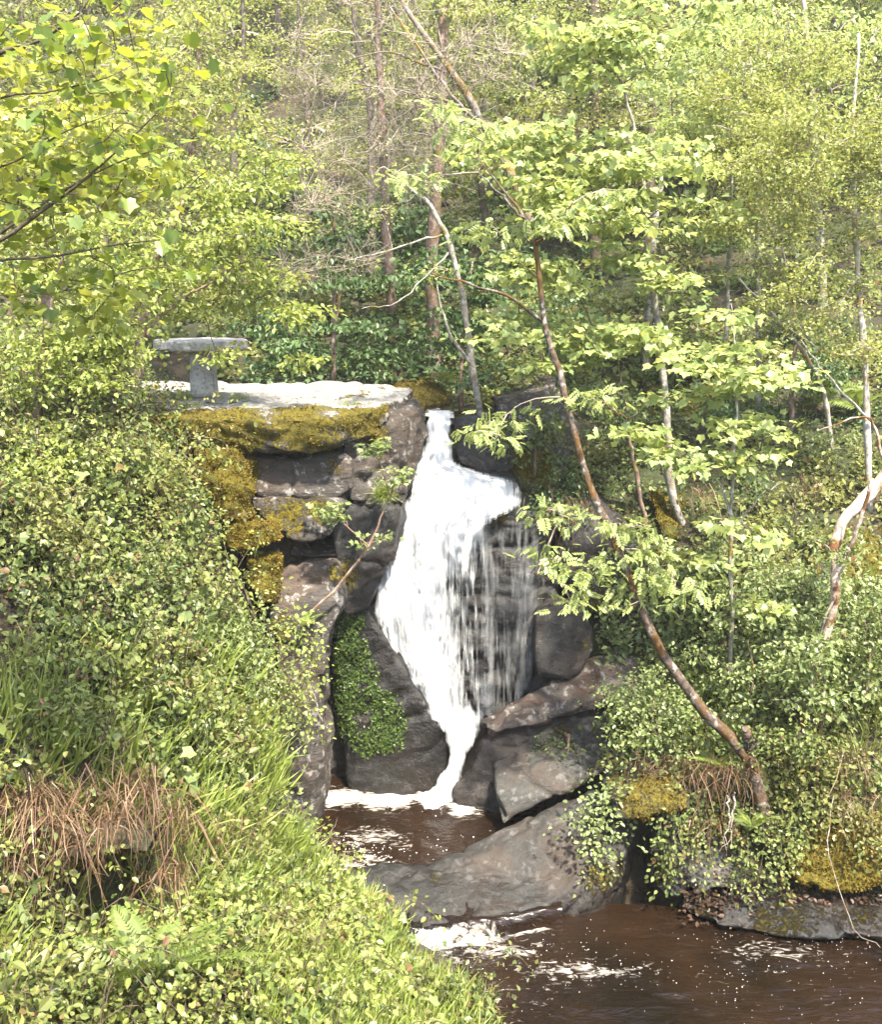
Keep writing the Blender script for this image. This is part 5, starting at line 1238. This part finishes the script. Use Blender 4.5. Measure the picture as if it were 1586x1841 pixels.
def fern(px, py, d, size, n, lab, seed, tilt=(0, -0.25)):
    rng = np.random.default_rng(seed)
    c = ray_ground(px, py) if d is None else P(px, py, d)
    if c is None: c = P(px, py, 10)
    e = thing("fern", lab, "fern", c + np.array([0, -.1 if d is None else 0, .38 if d is None else 0]), "ferns")
    for i in range(n):
        o = link("frond", FR, e); a = 2 * math.pi * i / n + rng.normal(0, .25)
        o.rotation_euler = (rng.uniform(.35, .85) + tilt[1] * math.cos(a), rng.normal(0, .2), a); s = size * rng.uniform(.75, 1.15); o.scale = (s, s, s)
for k, (px, py, d, s, n, lab) in enumerate([
        (285, 1815, None, .75, 10, "big yellow-green fern at the bottom of the photo among brambles"), (365, 1800, None, .6, 8, "fern beside the big yellow-green fern at the bottom"), (215, 1600, None, .42, 6, "fern hanging before the dark hollow of the left bank"),
        (690, 1745, None, .45, 7, "fern in the long grass near the water edge"), (545, 1125, 14.15, .32, 6, "small fern sprouting from the tall rock pillar"), (1352, 1490, 12.9, .40, 7, "fern under the leaning trunk's mossy base"),
        (1470, 720, 19.2, .85, 9, "large fern on the slope left of the pale birch"), (1545, 735, 18.8, .8, 8, "fern at the foot of the pale birch"), (1290, 1380, 13.3, .42, 7, "fern left of the leaning trunk's base"), (420, 1660, None, .4, 7, "fern among dead sedge on the left bank"),
        (800, 690, 19.8, .5, 7, "fern behind the moss-capped boulder"), (1105, 650, 19, .6, 7, "fern on the slope behind the leaning tree")]):
    fern(px, py, d, s, n, lab, 300 + k)

def sedge(px, py, d, n, L, lab, seed, mat=None):
    rng = np.random.default_rng(seed)
    c = ray_ground(px, py) if d is None else P(px, py, d)
    mb = MB()
    hubs = rng.normal(0, 1, (7, 3)) * np.array([.17, .10, .07])
    for i in range(int(n * 0.85)):
        a = rng.uniform(0, 2 * np.pi); l = L * rng.uniform(.35, 1.2)
        b = hubs[rng.integers(0, 7)] + rng.normal(0, .03, 3)
        h = np.array([math.cos(a), math.sin(a) - .45, 0]) * l * rng.uniform(.2, .8)
        lift = rng.uniform(-.05, .38) * l; drop = rng.uniform(.1, .85) * l
        q, _ = smooth_line([b, b + h * .4 + np.array([0, 0, lift]), b + h * .85 + np.array([0, 0, lift * .3 - .25 * drop]), b + h * rng.uniform(.85, 1.2) + rng.normal(0, .07, 3) + np.array([0, 0, -drop])], [1, 1], 7)
        w = .006 * rng.uniform(.4, 1.4); s_ = norm(np.cross(h, [0, 0, 1.0]) + rng.normal(0, .2, 3)) * w
        t = np.linspace(1, .3, 7)[:, None]
        V = np.concatenate([q - s_ * t, q + s_ * t]); k = np.arange(6)
        mb.add(V, np.concatenate([np.stack([k, k + 7, k + 8], -1), np.stack([k, k + 8, k + 1], -1)]))
    o = tag(link("sedge_tuft", mb.mesh("sedge_tuft", [mat or G_DEAD]), None, tuple(c + np.array([0, -.05, .12]))), lab, "dead sedge", "dead sedge tufts")
for k, (px, py, d, n, L, lab) in enumerate([
        (20, 1470, 9.25, 170, .75, "russet dead sedge at the left edge above the dark hollow"), (95, 1460, 9.3, 190, .80, "thick russet sedge skirt left of the dark hollow"), (180, 1500, 9.0, 210, .62, "russet sedge hanging straight over the dark hollow"),
        (250, 1445, 9.6, 190, .85, "long straw-brown sedge right of the dark hollow"), (310, 1480, 9.95, 160, .8, "brown sedge strands trailing past the hollow's right side"), (380, 1510, 10.6, 120, .7, "reddish sedge tuft farther down the left bank"),
        (40, 1580, 9.1, 120, .45, "short brown sedge at the left edge beside the hollow's foot"), (310, 1590, 9.6, 110, .6, "tangled brown stalks right of the hollow's mouth"),
        (300, 1165, 11.6, 80, .4, "reddish dead tuft high on the left bank"), (210, 1360, 10.3, 90, .5, "dry straw tuft midway up the left bank"),
        (1180, 1390, 13.6, 80, .55, "dead grass hanging over the hollow on the right bank"), (1240, 1400, 13.3, 130, .7, "straw tangle below the leaning trunk"), (1310, 1400, 13.2, 120, .7, "straw-brown grass between trunk base and ivy"), (1430, 890, 16.6, 70, .55, "pale dead tuft on the upper right slope"),
        (1540, 1380, 13.2, 120, .6, "dead bracken patch near the photo's right edge"), (1250, 900, 17.0, 70, .6, "brown tuft under the slim grey trunk"), (1030, 930, 16.4, 110, .9, "dry roots hanging over the wet wall"), (1290, 1490, 13.0, 60, .5, "fallen straw over the stones at the right bank's foot"), (430, 1560, None, 60, .45, "brown tuft between grass and brambles on the left bank"),
        (1540, 1450, 12.95, 90, .5, "straw wisps drooping onto the golden moss bank")]):
    sedge(px, py, d, n, L, lab, 330 + k)

# ------------------------------------------------------------------ things hanging on the rocks and banks
def cress():
    me = bpy.data.objects["wedge_rock"].data; n = len(me.vertices)
    V = np.empty(n * 3); me.vertices.foreach_get("co", V); V = V.reshape(-1, 3); Nn = np.empty(n * 3); me.vertices.foreach_get("normal", Nn); Nn = Nn.reshape(-1, 3)
    x, y = proj(V); x = x + 26 * fbm(V * 5, 3, 3); y = y + 26 * fbm(V * 5, 3, 8)
    k = np.where(in_poly(x, y, [(598, 1075), (625, 1085), (650, 1140), (690, 1230), (735, 1300), (720, 1345), (660, 1360), (625, 1335), (605, 1260), (592, 1180)]) & (Nn[:, 1] < -0.1) & (fbm(V * 3.3, 3, 31) > -0.22))[0]
    rng = np.random.default_rng(9); idx = rng.choice(k, 5200); m = len(idx)
    nn = norm(Nn[idx] + rng.normal(0, .35, (m, 3)))
    mb = MB(); mb.leaves(OVATE, V[idx] + rng.normal(0, .03, (m, 3)) + nn * rng.uniform(0, .06, (m, 1)), norm(np.cross(nn, rng.normal(0, 1, (m, 3))) + np.array([0, 0, -.6])), nn, .045 * rng.uniform(.6, 1.3, m))
    tag(link("cress_patch", mb.mesh("cress_patch", [G_LIVER])), "vivid green patch of small leaves on the dark wedge rock", "plant patch")
cress()

def strand(name, label, lines, leaf, seed, size=1.0, per=7, cat="creeper", group=None, spread=.09, style='bramble', wood=B_TWIGD, rad=.006):
    """trailing stems (photo x, y, metres out) carrying leaves"""
    rng = np.random.default_rng(seed); base = P(*lines[0][0]); mb = MB()
    for ln in lines:
        q, r = smooth_line([P(*c) for c in ln], [rad, rad * .4], 14)
        q[1:] += rng.normal(0, .015, (13, 3)); mb.tube(q - base, r, 4, 0)
        T = np.repeat(q[2:], per, 0); m = len(T); off = rng.normal(0, spread, (m, 3))
        ax = norm(off + np.array([0, -.02, -.05])); nr = norm(np.array([0, -.5, .8]) + rng.normal(0, .35, (m, 3)))
        mb.leaves(STYLE[style][0], T + off - base, ax, nr, STYLE[style][1] * size * rng.uniform(.5, 1.25, m), 1)
    return tag(link(name, mb.mesh(name, [wood, leaf]), None, tuple(base)), label, cat, group)
G_H = "creepers hanging over the right bank"
strand("hanging_bramble", "pale leafy bramble hanging over the sloping slab", [[(1130, 1400, 13.7), (1080, 1440, 13.2), (1030, 1480, 13.0)], [(1120, 1400, 13.6), (1075, 1460, 13.1), (1060, 1530, 12.9)], [(1130, 1390, 13.6), (1090, 1450, 13.0), (1080, 1540, 12.9)], [(1130, 1420, 13.5), (1105, 1500, 13.0), (1060, 1590, 12.8)]], G_SYC, 401, 1.05, 14, group=G_H, spread=.12)
strand("hanging_bramble", "green creeper trailing down in front of the black hollow", [[(1180, 1420, 13.3), (1190, 1500, 12.9), (1200, 1580, 12.75)], [(1230, 1400, 13.3), (1220, 1470, 12.9), (1195, 1560, 12.8)], [(1250, 1410, 13.3), (1215, 1500, 12.8), (1190, 1600, 12.75)]], G_BRAMG, 402, 1.05, 11, group=G_H)
strand("hanging_bramble", "small ivy trail dangling over the grey stone at the bank foot", [[(1328, 1482, 13.0), (1325, 1550, 12.8), (1312, 1590, 12.66)]], G_BRAMG, 403, .9, 9, group=G_H)
strand("hanging_ivy", "dark glossy ivy hanging below the leaning trunk's base", [[(1430, 1400, 13.2), (1440, 1470, 12.9), (1430, 1540, 12.8)], [(1400, 1440, 13.1), (1420, 1500, 12.85), (1415, 1550, 12.75)], [(1470, 1400, 13.2), (1480, 1450, 12.95), (1460, 1510, 12.85)]], G_BRAMG, 404, 1.1, 12, group=G_H)
strand("hanging_ivy", "ivy curtain over the dark stones left of the golden moss bank", [[(1370, 1440, 13.2), (1375, 1510, 12.75), (1360, 1600, 12.5)], [(1350, 1450, 13.2), (1345, 1530, 12.7), (1340, 1610, 12.5)], [(1400, 1470, 13.0), (1405, 1550, 12.6), (1395, 1600, 12.5)]], G_BRAMG, 411, .95, 12, group=G_H)
strand("hanging_ivy", "short ivy fringe drooping from the right edge over golden moss", [[(1560, 1430, 12.9), (1555, 1490, 12.6), (1560, 1540, 12.5)], [(1590, 1440, 12.9), (1595, 1500, 12.6), (1590, 1570, 12.45)]], G_BRAM, 412, .95, 10, group=G_H)
strand("hanging_ivy", "sparse ivy trails over the hollow beside the sloping slab", [[(1270, 1440, 13.2), (1275, 1510, 12.75), (1262, 1590, 12.55)], [(1245, 1430, 13.2), (1248, 1500, 12.8), (1238, 1560, 12.6)]], G_BRAM, 413, .95, 10, group=G_H)
strand("dry_vine", "long pale dry stem arching down onto the pool shelf", [[(1500, 1430, 12.9), (1490, 1520, 12.5), (1510, 1610, 12.2), (1545, 1680, 11.9), (1590, 1700, 11.8)]], G_DEAD, 405, .5, 0 or 1, cat="vine", wood=B_PALE)
strand("dead_stick", "two pale dead sticks standing under the leaning trunk", [[(1308, 1430, 12.95), (1310, 1480, 12.85), (1300, 1530, 12.8)], [(1322, 1425, 12.95), (1316, 1480, 12.85), (1312, 1525, 12.8)]], G_DEAD, 406, .3, 1, cat="stick", wood=B_PALE, rad=.014)
strand("dead_twig", "thin dead twig reaching over the upper pool from the left bank", [[(530, 1545, 13.2), (560, 1525, 13.2), (590, 1500, 13.2), (605, 1478, 13.2)], [(575, 1512, 13.2), (590, 1530, 13.1), (600, 1545, 13.1)]], G_DEAD, 407, .3, 1, cat="twig", wood=B_PALE)
strand("dead_twig", "forked bare twig in front of the tall rock pillar", [[(480, 1420, 13.6), (510, 1400, 13.6), (530, 1370, 13.6), (538, 1335, 13.6)], [(548, 1215, 13.9), (565, 1255, 13.9), (580, 1300, 13.9)]], G_DEAD, 408, .3, 1, cat="twig", wood=B_PALE)
SAP = strand("cliff_sapling", "little sycamore seedling leaning out before the cliff beside the fall", [[(560, 1100, 14.2), (620, 1040, 14.3), (665, 975, 14.4), (690, 920, 14.5), (705, 880, 14.5)]], G_SYC, 409, .3, 1, cat="sapling", wood=B_BROWN, rad=.022)
def seedling_tufts():
    rng = np.random.default_rng(77); b0 = np.array(SAP.location)
    for px, py, d, n, fr in ((680, 805, 14.4, 16, (700, 890)), (702, 852, 14.4, 13, (702, 890)), (590, 915, 14.3, 12, (660, 980)), (608, 925, 14.3, 8, (662, 980)), (668, 970, 14.3, 7, (670, 975))):
        T = targets([(px, py, d, 36, 16, n)], rng, 1); b = P(*fr, 14.45); mb = MB()
        branch_out(mb, [b, b * .4 + T.mean(0) * .6], T, rng, 0, .008, 4)
        mb.tube(np.array([b, b * .4 + T.mean(0) * .6]), [.010, .008], 4, 0)
        leaf_cluster(mb, T, 'sycamore', rng, 1, .4, .62, .35)
        for k in range(len(mb.V)): mb.V[k] = mb.V[k] - b0
        link("leaf_spray", mb.mesh("leaf_spray", [B_BROWN, G_SYC]), SAP)["kind"] = "stuff"
seedling_tufts()
for k, (pts, lab) in enumerate([
        ([(470, 1100), (500, 1180), (520, 1240), (560, 1310)], "lime twig hanging past the pillar's left edge"), ([(430, 1040), (470, 1150), (490, 1260), (500, 1330)], "leafy spray along the left bank's crest near the pillar"), ([(400, 1010), (440, 1080), (470, 1200), (510, 1290)], "pale shoot leaning towards the pillar from the bank"),
        ([(420, 1330), (470, 1370), (490, 1420), (500, 1450)], "leafy shoot at the foot of the pillar"), ([(500, 1080), (540, 1120), (560, 1180), (530, 1260)], "yellowish shoot in front of the pillar")]):
    strand("shoot", lab, [[(x + 6 * j, y + 10 * j, 13.5 - .15 * j) for x, y in pts] for j in range(3)], G_LIME if k % 2 == 0 else G_SYC, 420 + k, 1.0, 8, cat="shoot", group="leafy shoots by the pillar", spread=.11)

# leaf litter on the shelf
def litter():
    rng = np.random.default_rng(66); n = 900
    px = rng.uniform(1235, 1590, n); py = rng.normal(1618, 16, n); d = 12.75 - (py - 1600) * .007
    p = P(px, py, d) + rng.normal(0, .03, (n, 3))
    ax = norm(rng.normal(0, 1, (n, 3)) * np.array([1, 1, .3])); nr = norm(np.array([0, -.4, 1.0]) + rng.normal(0, .4, (n, 3)))
    mb = MB(); mb.leaves(OVATE, p, ax, nr, .07 * rng.uniform(.4, 1.3, n))
    tag(link("leaf_litter", mb.mesh("leaf_litter", [G_LITTER])), "brown fallen leaves lying on the shelf along the pool", None, kind="stuff")
litter()

# ------------------------------------------------------------------ individual bushes
def bush(name, label, px, py, rx, ry, d, style, leaf, seed, nclu=14, size=1.0, mul=1.0, group=None, cat="bush"):
    tree(name, label, [(px, py + ry * 1.1, d + .15, .03), (px + 4, py + ry * .5, d + .1, .022), (px, py, d + .05, .015), (px - 4, py - ry * .5, d, .006)],
         [(px, py, d, rx, ry, nclu)], style, leaf, B_BROWN, B_TWIGD, seed, start=0.0, n=8, sides=5, size=size, mul=mul, cat=cat, group=group, r0=.012)
GB = "bushes on the left bank"; GR = "bushes on the right bank"
BUSH = [("hazel_bush", "rounded hazel bush at the left edge level with the table", 70, 800, 110, 60, 12.6, 'lime', G_LIME, GB), ("bramble_bush", "bramble mound just below the ledge's left end", 230, 800, 90, 60, 13.4, 'bramble', G_BRAMG, GB),
        ("bramble_bush", "leafy bramble against the golden moss column", 290, 900, 70, 60, 13.4, 'bramble', G_BRAM, GB), ("hazel_bush", "pale hazel bush at the left edge midway down", 60, 930, 110, 70, 11.8, 'lime', G_BRAMG, GB),
        ("bramble_bush", "dense bramble mound above the orange moss cushion's level", 210, 1010, 100, 60, 12.4, 'bramble', G_BRAMG, GB), ("bramble_bush", "bramble bush crowding up to the pillar's top", 390, 1080, 70, 70, 13.2, 'bramble', G_SYC, GB),
        ("hazel_bush", "light green bush below the left-edge hazel", 110, 1130, 110, 60, 11.2, 'lime', G_BRAMG, GB), ("bramble_bush", "olive bramble mound in the middle of the left bank", 280, 1230, 100, 60, 11.6, 'bramble', G_BRAM, GB),
        ("bramble_bush", "pale bramble close to the pillar's middle", 430, 1230, 60, 80, 12.8, 'bramble', G_SYC, GB), ("bramble_bush", "bramble bush above the russet sedge", 60, 1300, 90, 60, 10.2, 'bramble', G_BRAMG, GB),
        ("bramble_bush", "yellow-green bramble by the pillar's foot", 430, 1390, 70, 60, 12.2, 'bramble', G_LIME, GB), ("bramble_bush", "low bramble under the dark hollow at the left edge", 60, 1740, 90, 60, 8.3, 'bramble', G_BRAM, GB),
        ("bramble_bush", "pale bramble patch in the bottom left corner", 120, 1800, 110, 50, 7.9, 'bramble', G_BRAMG, GB), ("bramble_bush", "bramble clump at the bottom between fern and grass", 470, 1790, 110, 50, 8.9, 'bramble', G_BRAMG, GB), ("bramble_bush", "nettle clump behind the bottom ferns", 380, 1700, 100, 45, 9.3, 'bramble', G_BRAM, GB),
        ("nettle_bush", "fresh green clump at the grass edge near the pool", 560, 1650, 70, 40, 10.6, 'bramble', G_LIME, GB),
        ("hazel_bush", "bright bush at the foot of the leaning trunk's right side", 1480, 1200, 110, 60, 13.6, 'lime', G_SYC, GR), ("bramble_bush", "pale green bramble mound left of the leaning trunk", 1180, 1290, 80, 60, 13.9, 'bramble', G_SYC, GR),
        ("bramble_bush", "leafy mound between the leaning and the crooked tree", 1350, 1180, 100, 60, 14.0, 'bramble', G_SYC, GR), ("bramble_bush", "green ivy mound behind the leaning trunk's base", 1470, 1330, 100, 50, 13.4, 'bramble', G_BRAMG, GR),
        ("bramble_bush", "bramble bush at the right edge below the crooked tree", 1560, 1150, 60, 70, 13.8, 'bramble', G_BRAMG, GR), ("hazel_bush", "light bush on the slope under the sapling", 1400, 1040, 110, 50, 15.0, 'lime', G_SYC, GR),
        ("bramble_bush", "green bush on the slope right of the sapling's stem", 1430, 930, 100, 50, 16.2, 'lime', G_BRAMG, GR), ("bramble_bush", "leafy bush under the slim grey trunk", 1220, 1010, 80, 45, 16.0, 'lime', G_BRAMG, GR),
        ("bramble_bush", "bushy growth over the bank rock beside the brink", 960, 770, 70, 50, 17.4, 'lime', G_BRAMG, GR), ("bramble_bush", "dim bush overhanging the chute's right side", 990, 880, 50, 50, 16.9, 'bramble', G_DARK, GR),
        ("bramble_bush", "bramble draped over the ridge rock's upper end", 1140, 1240, 50, 40, 14.4, 'bramble', G_SYC, GR), ("bramble_bush", "small dark plant tuft in the ridge rock's face", 1020, 1325, 30, 18, 14.75, 'bramble', G_LIVER, GR)]
for k, (nm, lab, px, py, rx, ry, d, st, lf, g) in enumerate(BUSH):
    small = rx < 40
    bush(nm, lab, px, py, rx, ry, d, st, lf, 600 + k, 6 if small else 22, .7 if small else 1.0, .6 if small else 1.0, g)
# ------------------------------------------------------------------ thin haze volume added to soften contrast and lift shadows
def haze(dens):
    m, nt, out = new_mat("added_haze")
    v = N(nt, "ShaderNodeVolumePrincipled"); v.inputs["Color"].default_value = (1.0, 0.97, 0.88, 1); v.inputs["Density"].default_value = dens; v.inputs["Anisotropy"].default_value = 0.2
    nt.links.new(v.outputs[0], out.inputs["Volume"])
    bm = bmesh.new(); bmesh.ops.create_cube(bm, size=1)
    for w in bm.verts: w.co = Vector((w.co.x * 140, w.co.y * 100 + 30, -3 + (w.co.z + .5) * 48))
    me = bpy.data.meshes.new("haze"); bm.to_mesh(me); bm.free(); me.materials.append(m)
    tag(link("haze", me), "thin pale haze added to lighten the shadows of the gorge", None, kind="stuff")
HAZE = 0.0008
if HAZE: haze(HAZE)
print("TRIS", sum(len(m.polygons) for m in bpy.data.meshes))
